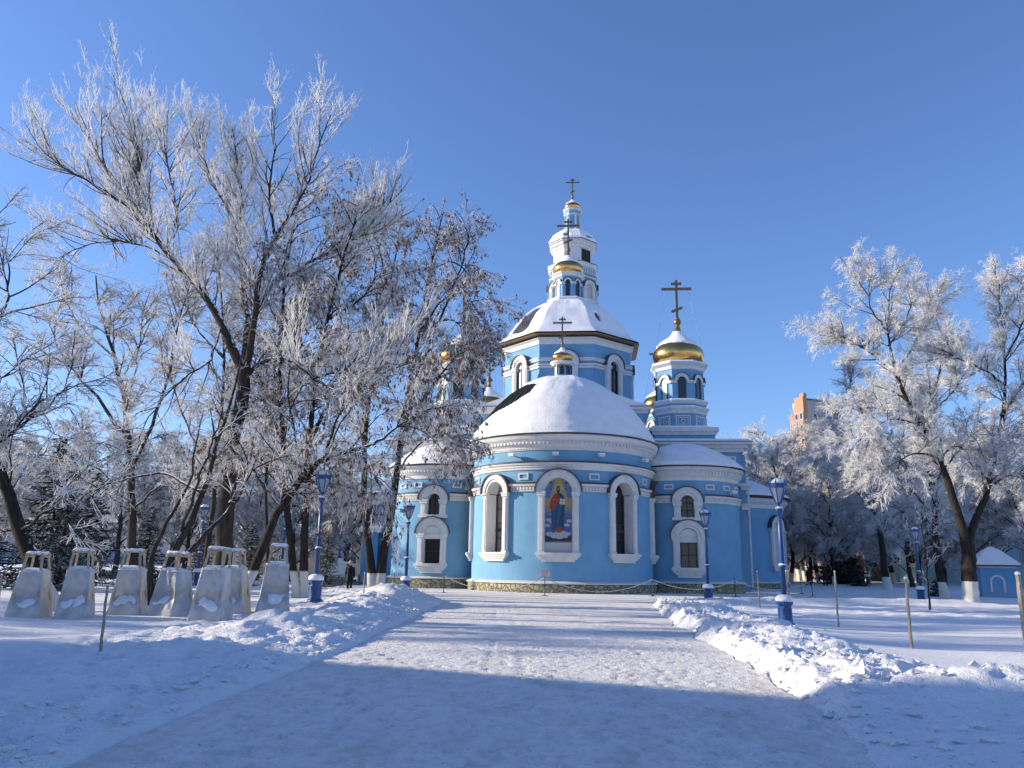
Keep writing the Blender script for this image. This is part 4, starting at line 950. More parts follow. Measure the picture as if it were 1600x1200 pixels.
# T5: round frosted crown at mid left
FE = [lv(3.8, 2.7, ang=.85, up=.25, grav=-.1, k=6, r0=.036, r1=.014, t0=.3, lt=.2, frost=(.22, .25), sides=4),
 lv(5.4, 1.25, ang=.8, up=.1, grav=-.2, k=5, r0=.02, r1=.010, t0=.1, frost=(.6, .35), sides=3),
 lv(8.0, .55, ang=.8, up=.1, grav=-.2, k=4, r0=.016, r1=.010, t0=.05, frost=(.75, .35)),
 lv(8.0, .2, ang=.85, up=.1, k=3, r0=.014, r1=.009, t0=.1, frost=(.9, .3))]
L = limbs(36, [
 ([(213, 950), (208, 880), (205, 800), (203, 720), (196, 640), (180, 560), (160, 500), (150, 430)], .25, .03),
 ([(204, 730), (235, 670, 1), (262, 590, 1), (280, 500, 1), (300, 430, 1)], .12, .02), ([(200, 690), (150, 620, -2), (100, 560, -2), (75, 500, -2)], .10, .02),
 ([(196, 640), (215, 560, 2), (225, 480, 2)], .08, .02), ([(205, 800), (150, 760, -1), (110, 740, -1)], .06, .02), ([(205, 800), (250, 760, -1), (300, 770, -1)], .06, .02), ([(180, 560), (120, 500, 1), (90, 440, 1)], .07, .02)], 15)
b0, L = grounded(L)
FE2 = [dict(FE[0], t0=.45, dens=3.2)] + FE[1:]
tree('tree with a dense pale frosted crown behind the third plastic cover from the left', b0, L, FE2, 105)
# T6: cluster of leaning stems from one root
L = limbs(26, [
 ([(232, 968), (250, 905), (285, 840), (318, 770), (340, 690), (362, 620), (380, 540)], .17, .02),
 ([(238, 968), (262, 900), (300, 855), (340, 815), (372, 780), (398, 720)], .15, .02),
 ([(228, 968), (236, 900), (244, 850), (270, 800), (300, 740), (310, 660)], .12, .02),
 ([(318, 770), (260, 740, 1), (220, 745, 1), (170, 755, 1), (130, 780, 1)], .06, .015), ([(285, 830), (320, 720, -1), (350, 640, -1)], .06, .015)], 16)
b0, L = grounded(L); L[0][1:3, 0, 2] = b0[2] - .3
tree('bundle of leaning dark stems growing from one root between the plastic covers', b0, L, [dict(FE[0], t0=.55, dens=1.5, ln=1.6), dict(FE[1], dens=3.5), dict(FE[2], dens=5), FE[3]], 106)
# T7: big tree at the picture's left edge
L = limbs(23, [
 ([(88, 965), (62, 895), (32, 830), (8, 760), (-20, 680), (-50, 590), (-80, 480)], .27, .08),
 ([(-30, 700), (10, 685), (45, 655), (80, 630), (110, 600)], .07, .02), ([(-50, 590), (-10, 520, 1), (15, 450, 1), (10, 390, 1)], .08, .015), ([(-60, 520), (-110, 400), (-150, 300)], .12, .02),
 ([(-20, 690), (-80, 620, 1), (-150, 560, 1)], .09, .02), ([(-40, 620), (5, 590, 2), (40, 560, 2)], .05, .012), ([(32, 830), (70, 800, -1), (110, 790, -1), (140, 770, -1)], .05, .015), ([(-80, 480), (-60, 400), (-40, 340)], .07, .015)], 17)
b0, L = grounded(L)
tree('thick whitewashed trunk leaning left out behind the two leftmost plastic covers', b0, L, [dict(FE[0], t0=.35, dens=3.6)] + FE[1:], 107, 'bark_limed')
# T8, T9: thinner trees behind the ash
L = limbs(42, [([(318, 925), (325, 850), (335, 760), (345, 660), (350, 560), (345, 460), (340, 380)], .17, .03), ([(335, 760), (300, 680, 1), (270, 600, 1), (255, 520, 1)], .08, .02), ([(345, 660), (400, 600), (440, 520), (470, 450)], .08, .02), ([(350, 560), (300, 500), (290, 420)], .07, .02)], 18)
b0, L = grounded(L); tree('slender tree close behind the great ash, mostly hidden by its trunk', b0, L, FE, 108)
L = limbs(47, [([(420, 922), (418, 850), (415, 770), (420, 680), (430, 580), (440, 480)], .15, .03), ([(415, 770), (380, 700), (360, 640)], .07, .02), ([(420, 680), (470, 640), (520, 600), (560, 540)], .07, .02), ([(430, 580), (400, 520), (390, 460)], .07, .02)], 19)
b0, L = grounded(L); tree('grey frosted tree standing behind the leaning trunk', b0, L, DRO, 109, seeds=600)
# R1: big frosted linden on the right
FR = [lv(3.6, 3.2, ang=.85, up=.3, grav=-.2, k=7, r0=.040, r1=.016, t0=.28, lt=.2, frost=(.30, .25), sides=4),
 lv(5.2, 1.35, ang=.8, up=.15, grav=-.3, k=5, r0=.024, r1=.013, t0=.1, frost=(.7, .35), sides=3),
 lv(10, .55, ang=.8, up=.1, grav=-.3, k=4, r0=.022, r1=.016, t0=.05, frost=(.95, .25)),
 lv(9, .26, ang=.9, up=.1, k=3, r0=.024, r1=.016, t0=.1, frost=(1.05, .2))]
L = limbs(48, [
 ([(1516, 938), (1514, 890), (1511, 845)], .48, .36),
 ([(1510, 850), (1494, 795), (1476, 742), (1456, 690), (1428, 645), (1402, 590), (1388, 520), (1390, 450)], .30, .03),
 ([(1512, 850), (1528, 805), (1544, 760), (1560, 690), (1570, 620), (1568, 530), (1556, 430)], .26, .03),
 ([(1468, 715), (1430, 708, -1), (1400, 722, -2), (1375, 738, -2)], .09, .02), ([(1470, 715), (1484, 700, 1), (1505, 700, 1), (1518, 725, 1), (1522, 750, 1)], .08, .02),
 ([(1428, 645), (1390, 640, 1), (1340, 638, 1), (1300, 655, 1)], .10, .02), ([(1440, 665), (1400, 655, -2), (1360, 670, -2), (1340, 690, -2)], .07, .02),
 ([(1402, 590), (1370, 560, 1), (1335, 535, 1), (1300, 520, 1)], .10, .02), ([(1398, 580), (1425, 545, 2), (1445, 505, 2), (1450, 460, 2)], .08, .02),
 ([(1568, 600), (1540, 580, -1), (1500, 560, -1), (1470, 545, -1)], .08, .02), ([(1565, 650), (1600, 600), (1640, 560), (1660, 500)], .13, .02), ([(1560, 690), (1600, 680, 1), (1650, 690, 1)], .09, .02),
 ([(1570, 560), (1600, 500, -1), (1610, 430, -1)], .08, .02), ([(1545, 760), (1590, 740), (1640, 760)], .08, .02), ([(1390, 520), (1360, 480, -1), (1365, 440, -1)], .06, .02), ([(1388, 540), (1420, 490), (1418, 440)], .06, .02)], 21)
b0, L = grounded(L)
tree('large forked linden thick with white frost, its whitewashed foot beside the little blue kiosk', b0, L, FR, 121, 'bark_limed', skip=1)
L = limbs(55, [([(1478, 935), (1466, 880), (1460, 810), (1452, 730), (1450, 650), (1470, 570), (1480, 520)], .30, .03), ([(1460, 810), (1420, 760), (1390, 740)], .1, .02), ([(1456, 760), (1500, 700), (1530, 660)], .1, .02), ([(1452, 700), (1410, 640), (1400, 590)], .1, .02), ([(1450, 650), (1490, 610), (1520, 560)], .08, .02)], 22)
b0, L = grounded(L); tree('frosted tree with a wide whitewashed foot just left of the forked linden', b0, L, FR, 122, 'bark_limed')
L = limbs(70, [([(1388, 925), (1380, 870), (1372, 810), (1360, 740), (1355, 660), (1365, 590)], .36, .04), ([(1372, 810), (1330, 760), (1300, 740)], .12, .02), ([(1365, 770), (1400, 710), (1420, 650)], .12, .02), ([(1360, 740), (1320, 690), (1305, 640)], .12, .02), ([(1355, 660), (1330, 610), (1335, 570)], .1, .02)], 23)
b0, L = grounded(L); tree('leaning frosted tree with whitewashed foot, midway between the persons and the forked linden', b0, L, FR, 123, 'bark_limed')
# R-sapling
L = limbs(40, [([(1452, 948), (1449, 905), (1446, 860), (1440, 810), (1442, 770)], .05, .012), ([(1450, 910), (1420, 880), (1405, 870)], .02, .008), ([(1449, 895), (1475, 860), (1490, 850)], .02, .008), ([(1446, 870), (1420, 830), (1410, 810)], .02, .008), ([(1444, 850), (1470, 820), (1480, 790)], .02, .008)], 24)
b0, L = grounded(L)
tree('thin frosted sapling in front of the whitewashed trunks', b0, L, [lv(5, .9, ang=.9, up=.25, k=5, r0=.014, r1=.008, t0=.2, frost=(.45, .3)), lv(6, .35, ang=.8, k=4, r0=.013, r1=.008, t0=.1, frost=(.9, .2)), lv(7, .15, ang=.8, k=3, r0=.012, r1=.008, frost=(1, .1))], 124, name='frosted_sapling', cat='sapling')

# generic background trees: two prototypes, copied
def generic(label, x, y, H, spread, seed, spec, bark='bark', thick=1.0, group='frosted trees in the background'):
    rng = np.random.default_rng(seed); g = hz(x, y); P = []; R = []
    t, r = resample([(x, y, g - .3), (x + rng.normal() * .2, y, g + H * .25), (x + rng.normal() * .4, y + .2, g + H * .5), (x + rng.normal() * .6, y, g + H * .93)], .24 * thick * H / 12, .03, 16, .03, rng, .8)
    P.append(t); R.append(r)
    for i in range(17):
        h = .18 + .74 * i / 17; b_ = t[int(h / .93 * 15)]; a = i * 2.4 + rng.uniform(-.4, .4); l = spread * (1 - abs(h - .45) * .9) * rng.uniform(.8, 1.15)
        d = np.array([math.cos(a), math.sin(a), 0])
        q, rr = resample([b_, b_ + d * l * .4 + np.array([0, 0, l * .38]), b_ + d * l * .8 + np.array([0, 0, l * .62]), b_ + d * l + np.array([0, 0, l * .60])], .085 * thick * (1.2 - h * .6), .018, 16, .03, rng); P.append(q); R.append(rr)
    return tree(label, (x, y, g), (np.array(P), np.array(R)), spec, seed, bark, group=group)
def scaled(sp, dd, rr):
    o = []
    for i, a in enumerate(sp):
        a = dict(a); a['dens'] = a['dens'] * dd; a['r0'] = a['r0'] * rr; a['r1'] = a['r1'] * rr; o.append(a)
    return o
def place(proto, x, y, s, rz, label, group='frosted trees in the background'):
    c = copy_tree(proto); c.location = (x, y, hz(x, y)); c.rotation_euler = (0, 0, rz); c.scale = (s, s, s)
    c['label'] = label; c['group'] = group; return c
FB = scaled(FR, .92, 1.9)
FBL = scaled(DRO, .95, 1.8)
_x = lambda p, Y: float(px(p, 850, Y)[0])
g1 = generic('brightly frosted tree against the sky right of the church, behind the two persons', _x(1232, 86), 86, 14.5, 5.2, 201, FB, 'bark_limed')
g2 = generic('round frosted tree right behind the curved flank of the church', _x(1196, 94), 94, 15.5, 5.0, 202, FB)
g3 = generic('grey frosted tree seen between the twin trunks and the church left flank', -19, 71, 13.5, 4.8, 203, FBL, group='grey frosted trees beyond the park on the left')
BR = [(_x(p, Y), Y, s_, r_) for p, Y, s_, r_ in ((1226, 104, 1.38, 0.9), (1205, 108, 1.2, 2.2), (1246, 102, 1.3, 3.7), (1262, 88, .92, 5.1), (1275, 94, .95, 2), (1318, 88, .9, 4), (1352, 96, 1.2, 1.2), (1175, 112, 1.15, 5), (1392, 90, 1.1, 3.3), (1430, 98, 1.1, .6), (1255, 115, 1.15, 2.7), (1470, 88, 1.0, 4.4), (1340, 118, 1.4, 1.9), (1510, 84, .95, .3), (1550, 92, 1.05, 3.0), (1600, 80, 1.0, 5.2), (1300, 80, .8, 1.5), (1420, 76, .85, 2.2), (1450, 120, 1.2, 2.9), (1640, 90, 1.1, 1.0), (1580, 105, 1.2, 5.0))]
for i, (x, y, s, r) in enumerate(BR):
    place((g1, g2)[i % 2], x, y, s, r, 'frost-covered tree in the dense belt beyond the right-hand field')
BLs = [(-23, 74, .95, .7), (-28, 70, .95, 4.4), (-34, 74, 1.0, 2.9), (-15.5, 76, .85, 3.6), (-26, 80, 1, 1), (-32, 66, 1.0, 2), (-38, 70, 1.1, 4), (-46, 68, 1.1, 5), (-22, 86, 1.1, 2.4), (-34, 88, 1.2, .4), (-52, 82, 1.2, 3), (-43, 74, .95, 5.6), (-20, 100, 1.2, 1.6), (-42, 100, 1.2, 3.8), (-60, 70, 1.2, 2.2), (-14, 78, .9, .9)]
for i, (x, y, s, r) in enumerate(BLs):
    place(g3, x, y, s, r, 'grey frosted tree in the hazy belt beyond the left-hand lawn', 'grey frosted trees beyond the park on the left')
# trees outside the picture on the left, whose shadows stripe the snow
for i, (x, y, s, r) in enumerate([(-34, 21.5, .8, 1), (-46, 30, .9, 2)]):
    place(g3, x, y, s, r, 'frosted tree on the left-hand lawn beyond the edge of the photograph', 'trees on the lawn off to the left')

# spruces
def spruce(label, x, y, H, spread, seed, rr=1., group=None, frost=.1, dd=1.0):
    rng = np.random.default_rng(seed); g = hz(x, y); root = empty('spruce', (x, y, g), 0, label, 'spruce', group)
    t = np.array([[(0, 0, -.3), (0, 0, H * .5), (0, 0, H)]], float); v, q = tubes(t, np.array([[H * .016, H * .009, .01]]), 7); np_mesh('trunk', v, q, 'bark', root)
    n = int(H / .30 * 6.5 * dd); h = (np.arange(n) + rng.random(n)) / n; h = .03 + .96 * h; a = rng.uniform(0, 6.283, n)
    l = spread * ((1 - h) ** .85 + .04) * rng.uniform(.75, 1.12, n); s = np.linspace(0, 1, 7)[None]
    rad = l[:, None] * s; z = (h * H)[:, None] + l[:, None] * (-.42 * s + .34 * s ** 2.5) * (1.1 - h[:, None] * 1.2)
    P = np.stack([rad * np.cos(a)[:, None], rad * np.sin(a)[:, None], z], -1); R = np.linspace(.05, .02, 7)[None] * np.ones((n, 1)) * rr
    st = [(P, R, .0)]
    P1, R1 = kids(rng, P, R * 3, 5.5 * dd, .75, ang=.8, up=-.05, grav=-.3, k=4, r0=.035 * rr, r1=.018 * rr, t0=.1, lt=.55, flat=.75); st.append((P1, R1, frost))
    P2, R2 = kids(rng, P1, R1 * 3, 7 * dd, .26, ang=.8, up=-.1, grav=-.2, k=3, r0=.030 * rr, r1=.014 * rr, t0=.1, flat=.4); st.append((P2, R2, frost + .05))
    V = []; Q = []; A = []; o = 0
    for P_, R_, f in st:
        v, q = tubes(P_, R_, 3); V.append(v); Q.append(q + o); o += len(v); A.append(np.repeat(f + .22 * (rng.random(len(P_)) * 2 - 1), P_.shape[1] * 3))
    np_mesh('crown', np.concatenate(V), np.concatenate(Q), 'needle', root, np.concatenate(A)); return root
s1 = spruce('dark pointed spruce at far left behind the leftmost cover', -22.8, 40, float(px(60, 685, 40)[2]), 2.6, 301, 1.1, frost=.26)
def sp_copy(src, x, y, s, rz, label, group=None):
    c = copy_tree(src); c.location = (x, y, hz(x, y)); c.scale = (s, s, s); c.rotation_euler = (0, 0, rz); c['label'] = label
    if group: c['group'] = group
    return c
DS = 'low dark spruces behind the plastic covers'
for x, y, s, r in ((-20.5, 37, .6, 1), (-26, 38, .78, 2), (-17.0, 38, .52, 3), (-24, 46, .85, 4), (-31, 46, 1.0, 5)): sp_copy(s1, x, y, s, r, 'low dark spruce in the thicket behind the two leftmost covers', DS)
for x, y, s, r, l in ((-16.0, 50, .52, 1.5, 'dusky spruce glimpsed right of the great ash trunk'), (-19.6, 52, .58, 2.5, 'dusky spruce glimpsed left of the great ash trunk'), (-12.6, 56, .5, .5, 'dusky spruce behind the twin whitewashed trunks')): sp_copy(s1, x, y, s, r, l)
sp_copy(s1, float(px(1158, 665, 135)[0]), 135, float(px(1158, 662, 135)[2]) / float(px(60, 685, 40)[2]), 2, 'left one of the two spruce tips rising over the white trees right of the church').scale = (1.5, 1.5, 2.7); sp_copy(s1, float(px(1192, 665, 140)[0]), 140, float(px(1192, 660, 140)[2]) / float(px(60, 685, 40)[2]), 4, 'right one of the two spruce tips rising over the white trees right of the church').scale = (1.5, 1.5, 2.7)
s2 = spruce('dark bushy spruce behind the persons on the right', 33.8, 84, 4.6, 2.6, 302, 1.6, frost=.0)
sp_copy(s2, 33.2, 77, .42, 1, 'small snow-dusted spruce bush close beside the right-hand person'); sp_copy(s2, 30.5, 58, .26, 3, 'low spruce bush left of the blue litter bin'); sp_copy(s2, 41.0, 62, .3, 5, 'low spruce bush right of the blue kiosk'); sp_copy(s2, 37.5, 88, .7, 2.2, 'dark spruce between the persons and the brown building')

# ------------------------------------------------------------------ lamp posts
def lamp_post(x, y, z, label, s=1.0):
    r = empty('lamp_post', (x, y, z), 0, label, 'lamp post', 'blue lamp posts around the church')
    b = MB(); b.lathe([(.27, -.3), (.27, .06), (.25, .1), (.21, .14), (.185, .62), (.2, .66), (.235, .70), (.245, .78), (.1, .8)], 0, 0, 8, 0, False, poly=True)
    for k in range(8):
        a = k * math.pi / 4; S = Flat(.197 * math.sin(a), -.197 * math.cos(a), a); b.sbox(S, -.05, .05, 0, .016, .2, .58)
    b.build('pedestal', 'lamp', r)
    b = MB(); b.lathe([(.085, .75), (.08, 1.82), (.12, 1.83), (.12, 1.9), (.075, 1.92), (.062, 3.5), (.07, 3.56), (.115, 3.62), (.115, 3.7), (.05, 3.72), (.035, 3.8), (.05, 3.84), (.085, 3.86), (.085, 3.9)], 0, 0, 16, 0, True); b.build('pole', 'lamp', r)
    g = MB(); g.lathe([(.075, 3.9), (.225, 4.36)], 0, 0, 6, 0, False, poly=True, cap=False); lan = g.build('lantern', 'lampglass', r)
    f = MB()
    for k in range(6):
        a = (k + .5) * math.pi / 3; f.bar((.092 * math.sin(a), -.092 * math.cos(a), 3.88), (.268 * math.sin(a), -.268 * math.cos(a), 4.37), .03, up=(math.sin(a), -math.cos(a), .2))
    f.lathe([(.235, 4.36), (.25, 4.52), (.225, 4.52), (.21, 4.38)], 0, 0, 6, 0, False, poly=True, cap=False)
    f.lathe([(.24, 4.48), (.13, 4.6), (.03, 4.66), (.028, 4.74), (.045, 4.77), (.02, 4.81), (.005, 4.86)], 0, 0, 6, 0, False, poly=True)
    for k in range(6):
        a = (k + .5) * math.pi / 3; q = Vector((.285 * math.sin(a), -.285 * math.cos(a), 4.5)); f.lathe([(.03, 4.44), (.028, 4.54), (.002, 4.64)], q.x, q.y, 6, 0, False)
    f.build('lantern_frame', 'lamp', lan)
    s_ = MB(); s_.lathe([(.23, 4.5), (.225, 4.56), (.17, 4.63), (.07, 4.69), (.001, 4.70)], 0, 0, 16, 0, True); s_.build('snow_cap', 'roof_snow', lan)
    s_ = MB(); s_.lathe([(.255, .775), (.275, .82), (.26, .9), (.19, .97), (.08, .99)], 0, 0, 20, 0, True); s_.lathe([(.12, 1.9), (.125, 1.92), (.08, 1.95)], 0, 0, 12); s_.lathe([(.116, 3.7), (.118, 3.73), (.05, 3.77)], 0, 0, 12); s_.build('snow', 'roof_snow', r)
    r.scale = (s, s, s); return r
def onpix(x, y, Y): 
    p = px(x, y, Y); return p[0], p[1]
X, Y_ = onpix(1228, 980, 25.2); lamp_post(X, Y_, hz(X, Y_) - .02, 'nearest blue lamp post, standing in the snow right of the path', .97)
X, Y_ = onpix(491, 950, 28.6); lamp_post(X, Y_, hz(X, Y_) - .05, 'tall blue lamp post left of the path beside the last plastic cover', .985)
X, Y_ = onpix(633, 932, 40.5); lamp_post(X, Y_, .08, 'blue lamp post in front of the left side apse', .98)
X, Y_ = onpix(1107, 938, 39.7); lamp_post(X, Y_, -.02, 'blue lamp post in front of the right side apse', .97)
X, Y_ = onpix(1440, 938, 50); lamp_post(X, Y_, hz(X, Y_) - .1, 'blue lamp post half hidden by the frosted sapling', .97)
X, Y_ = onpix(1357, 912, 82); lamp_post(X, Y_, hz(X, Y_), 'distant blue lamp post near the brown building', 1.0)
X, Y_ = onpix(306, 925, 46); lamp_post(X, Y_, hz(X, Y_) - .1, 'blue lamp post hidden among the stems behind the plastic covers', .97)
X, Y_ = onpix(437, 925, 47); lamp_post(X, Y_, hz(X, Y_) - .1, 'distant blue lamp post behind the last plastic cover', .97)

# ------------------------------------------------------------------ plastic covered frames over shrubs
def cover(x, y, rz, seed, label, s=1.0, tw=.19):
    z = hz(x, y) - .06; r = empty('plant_cover', (x, y, z), rz, label, 'plant cover', 'film-wrapped timber frames in the snow'); r.scale = (s, s, s * (1 + .06 * math.sin(seed * 2.3))); r.rotation_euler = (.045 * math.sin(seed * 1.9), .05 * math.sin(seed * 3.1), rz + .25 * math.sin(seed * 1.3))
    H = 1.68; w0 = .375; w1 = tw; C = lambda sx, sy, t: (sx * (w0 + (w1 - w0) * t), sy * (w0 + (w1 - w0) * t), H * t)
    f = MB(); CI = lambda sx, sy, t: tuple(c * (.93 if q < 2 else 1) for q, c in enumerate(C(sx, sy, t)))
    for sx in (-1, 1):
        for sy in (-1, 1): f.bar(CI(sx, sy, 0), CI(sx, sy, 1), .05, .04)
    for sy in (-1, 1): f.bar(C(-1.15, sy, .985), C(1.15, sy, .985), .045, .05)
    for sx in (-1, 1): f.bar(C(sx, -1, .95), C(sx, 1, .95), .04)
    f.build('timber_frame', 'wood', r)
    tf = .73; n = 22; m = 26; V = []
    for k, (ax, ay, bx, by) in enumerate(((-1, -1, 1, -1), (1, -1, 1, 1), (1, 1, -1, 1), (-1, 1, -1, -1))):
        for i in range(n):
            u = i / n
            for j in range(m):
                t = tf * j / (m - 1); a = np.array(C(ax, ay, t)); b_ = np.array(C(bx, by, t)); q = a + (b_ - a) * u
                e = math.sin(math.pi * u) ** .6; sag = e * (.10 * math.exp(-((t - .33) / .09) ** 2) + .03 * math.sin(math.pi * t / tf))
                mid = np.array([(ax + bx) / 2, (ay + by) / 2, 0]); w_ = max(w0 + (w1 - w0) * t, .1)
                fold = abs(math.sin(u * 5 + t * 6 * math.sin(seed) + seed)) ** 6 * .02
                wr = (float(fbm(np.array([u * 2 + k * 3 + seed]), np.array([t * 4]), 1.6, 3, seed)[0]) - .5) * .06 * e
                q = q * np.array([1.06, 1.06, 1]) + mid * (.012 - sag + wr + fold * e); V.append(tuple(q))
    F = []
    for i in range(4 * n):
        i2 = (i + 1) % (4 * n)
        for j in range(m - 1): F.append((i * m + j, i2 * m + j, i2 * m + j + 1, i * m + j + 1))
    g = MB(); g.add(V, F, 0, True); g.build('plastic_film', 'film', r)
    sn = MB(); rr = w0 + (w1 - w0) * tf + .045
    N = 13; q = []
    for i in range(N):
        for j in range(N):
            u = -1 + 2 * i / (N - 1); v = -1 + 2 * j / (N - 1); e = (1 - abs(u) ** 6) * (1 - abs(v) ** 6)
            q.append((u * rr, v * rr, H * tf - .04 + e * (.07 + .05 * float(vnoise(np.array([u * 2 + seed]), np.array([v * 2]), 4)[0]))))
    sn.add(q, [(i * N + j, (i + 1) * N + j, (i + 1) * N + j + 1, i * N + j + 1) for i in range(N - 1) for j in range(N - 1)], 0, True)
    sn.build('snow_ledge', 'roof_snow', r); sn = MB()
    for sy in (-1, 1):
        a = C(0, sy, 1); xs_ = np.linspace(-1.12, 1.12, 9) * w1
        P_ = np.array([[(x_, a[1], a[2] + .01 + .006 * math.sin(k * 2.1 + seed)) for k, x_ in enumerate(xs_)]]); v, f_ = tubes(P_, np.array([[.004] + [.04 + .008 * math.sin(k * 1.7 + seed) for k in range(7)] + [.004]]), 8)
        sn.add(v, [tuple(k) for k in f_], 0, True)
    sn.build('snow_cap', 'roof_snow', r); sn = MB()
    # snow lodged on the sagging film
    NU, NT = 26, 10; V = []
    for i in range(NU):
        for j in range(NT):
            u = -.92 + 1.84 * i / (NU - 1); v_ = j / (NT - 1); t = .16 + .19 * v_ + .03 * math.sin(u * 3 + seed); c = C(u, -1.0, t)
            nn = float(fbm(np.array([u * 2 + seed * 3]), np.array([v_ * 1.5]), 1.6, 4, seed)[0])
            th = (.07 * math.sin(math.pi * v_ ** .8) * (1 - u ** 4) * (.2 + 1.6 * nn)) - .02
            V.append((c[0] * 1.04, c[1] * 1.06 + .095 * (1 - u * u) ** .5 * math.exp(-((t - .33) / .09) ** 2) - th + .03, c[2]))
    sn.add(V, [(i * NT + j, (i + 1) * NT + j, (i + 1) * NT + j + 1, i * NT + j + 1) for i in range(NU - 1) for j in range(NT - 1)], 0, True)
    sn.build('snow', 'roof_snow', r); return r
CV = [(42, 979, 20.7, .05, 'leftmost plastic-wrapped frame, beside the leaning whitewashed trunk', 1.0), (115, 977, 20.9, -.03, 'second plastic-wrapped frame from the left, before the dark spruces', .97), (197, 972, 22.0, .08, 'plastic-wrapped frame with a diagonal fold and a bulge of snow, third from the left', 1.05),
      (264, 973, 21.8, -.06, 'plastic-wrapped frame just left of the pale bright one', 1.05), (327, 982, 20.3, .12, 'brightest plastic-wrapped frame, standing in front of the others', 1.02), (360, 968, 23.0, -.1, 'plastic-wrapped frame half hidden behind the bright one', 1.1), (425, 968, 23.2, .04, 'rightmost plastic-wrapped frame, standing apart beside the leaning trunk', 1.12)]
for i, (x, y, Y, rz, lb, s) in enumerate(CV):
    a, b_ = onpix(x, y, Y); cover(a, b_, rz, (5, 6, 7, 13, 9, 10, 11)[i], lb, s)

# ------------------------------------------------------------------ stakes, rope fence, sign
def stake(x0, y0, x1, y1, Y, w, label, white=0):
    p = px(x0, y0, Y); q = px(x1, y1, Y + .05); g = hz(p[0], p[1]); b = MB(); o = np.array([p[0], p[1], g]); q = q - o
    n = 9; pts = [np.array([0, 0, -.2]) * (1 - i / n) + q * (i / n) + np.array([math.sin(i * 1.7) * .006, 0, 0]) for i in range(n + 1)]
    v, f = tubes(np.array([pts]), np.array([[w * (1 - .25 * i / n) for i in range(n + 1)]]), 7)
    m = MB(); m.add(v, [tuple(a) for a in f], 0, False); m.ball(tuple(q), w * .9, 5, 1, .8)
    s = m.build('stake', ['stake', 'roof_snow'], None, tuple(o)); tag(s, label, 'stake', 'wooden stakes in the snow'); return s
stake(155, 1037, 168, 914, 13.1, .026, 'leaning thin stake in front of the plastic covers')
stake(567, 952, 570, 895, 30, .03, 'dark thin stake on the snow heap by the seed-hung maple')
stake(1187, 946, 1183, 893, 38, .045, 'pale stake left of the nearest lamp post')
stake(1234, 938, 1228, 892, 40, .05, 'pale stake just behind the nearest lamp post')
stake(1310, 977, 1304, 893, 26, .035, 'bent thin stake midway across the right field')
stake(1424, 1008, 1415, 903, 19, .04, 'tall weathered stake in the right field')
stake(1604, 1000, 1590, 896, 19.8, .075, 'thick stake at the right edge of the picture')
stake(-2, 935, 3, 898, 22, .035, 'short stake at the left edge of the picture')
def rope_post(X, Y, label, h=1.0):
    b = MB(); b.lathe([(.24, -.05), (.24, .02), (.06, .05), (.022, .08), (.022, h), (.035, h + .01), (.035, h + .05), (.012, h + .09)], 0, 0, 10, 0, False)
    b.ball((0, 0, h + .1), .035, 5); o = b.build('rope_post', 'iron', None, (X, Y, 0)); return tag(o, label, 'post', 'iron rope posts round the church')
RP = [(615, 926, 50, 'iron post beside the seed-hung maple'), (693, 927, 48.5, 'iron post left of the main apse'), (851, 931, 46.5, 'iron post carrying the notice board'), (1020, 929, 48.5, 'iron post at the right edge of the main apse'), (1149, 927, 50, 'iron post in front of the right side apse'), (1269, 925, 54, 'iron post near the two persons'), (1252, 920, 60, 'far iron post at the corner of the right conch')]
RPX = []
for x, y, Y, lb in RP:
    a, b_ = onpix(x, y, Y); RPX.append((a, b_)); rope_post(a, b_, lb)
for i, lb in ((1, 'rope drooping from the left post to the notice board post'), (2, 'white rope drooping across the front of the main apse'), (3, 'rope drooping in front of the right side apse'), (4, 'rope drooping toward the right conch')):
    (xa, ya), (xb, yb) = RPX[i], RPX[i + 1]; n = 24
    pts = [[(xa + (xb - xa) * t, ya + (yb - ya) * t, 1.0 - (.75 if i < 3 else .55) * 4 * t * (1 - t) + .0) for t in [j / n for j in range(n + 1)]]]
    v, f = tubes(np.array(pts), np.full((1, n + 1), .022), 6); m = MB(); m.add(v - np.array([xa, ya, 0]), [tuple(q) for q in f], 0, True); tag(m.build('rope', 'rope', None, (xa, ya, 0)), lb, 'rope', 'ropes between the iron posts')
xs, ys_ = RPX[2]; r = empty('notice_board', (xs, ys_ - .03, 1.06), 0, 'small white notice board with red lines on the rope post before the icon', 'notice board')
b = MB(); b.box(-.26, .26, -.02, .01, 0, .36); b.build('board', 'signwhite', r)
b = MB(); rg = random.Random(4)
b.box(-.26, .26, -.028, -.021, .345, .36); b.box(-.26, .26, -.028, -.021, 0, .015)
for k in range(5):
    z = .29 - k * .055; x = -.21
    while x < .2:
        w = rg.uniform(.02, .06); b.box(x, min(x + w, .215), -.027, -.021, z - (.014 if k else .025), z + (.008 if k else .012)); x += w + .015
b.build('lettering', 'signred', r)

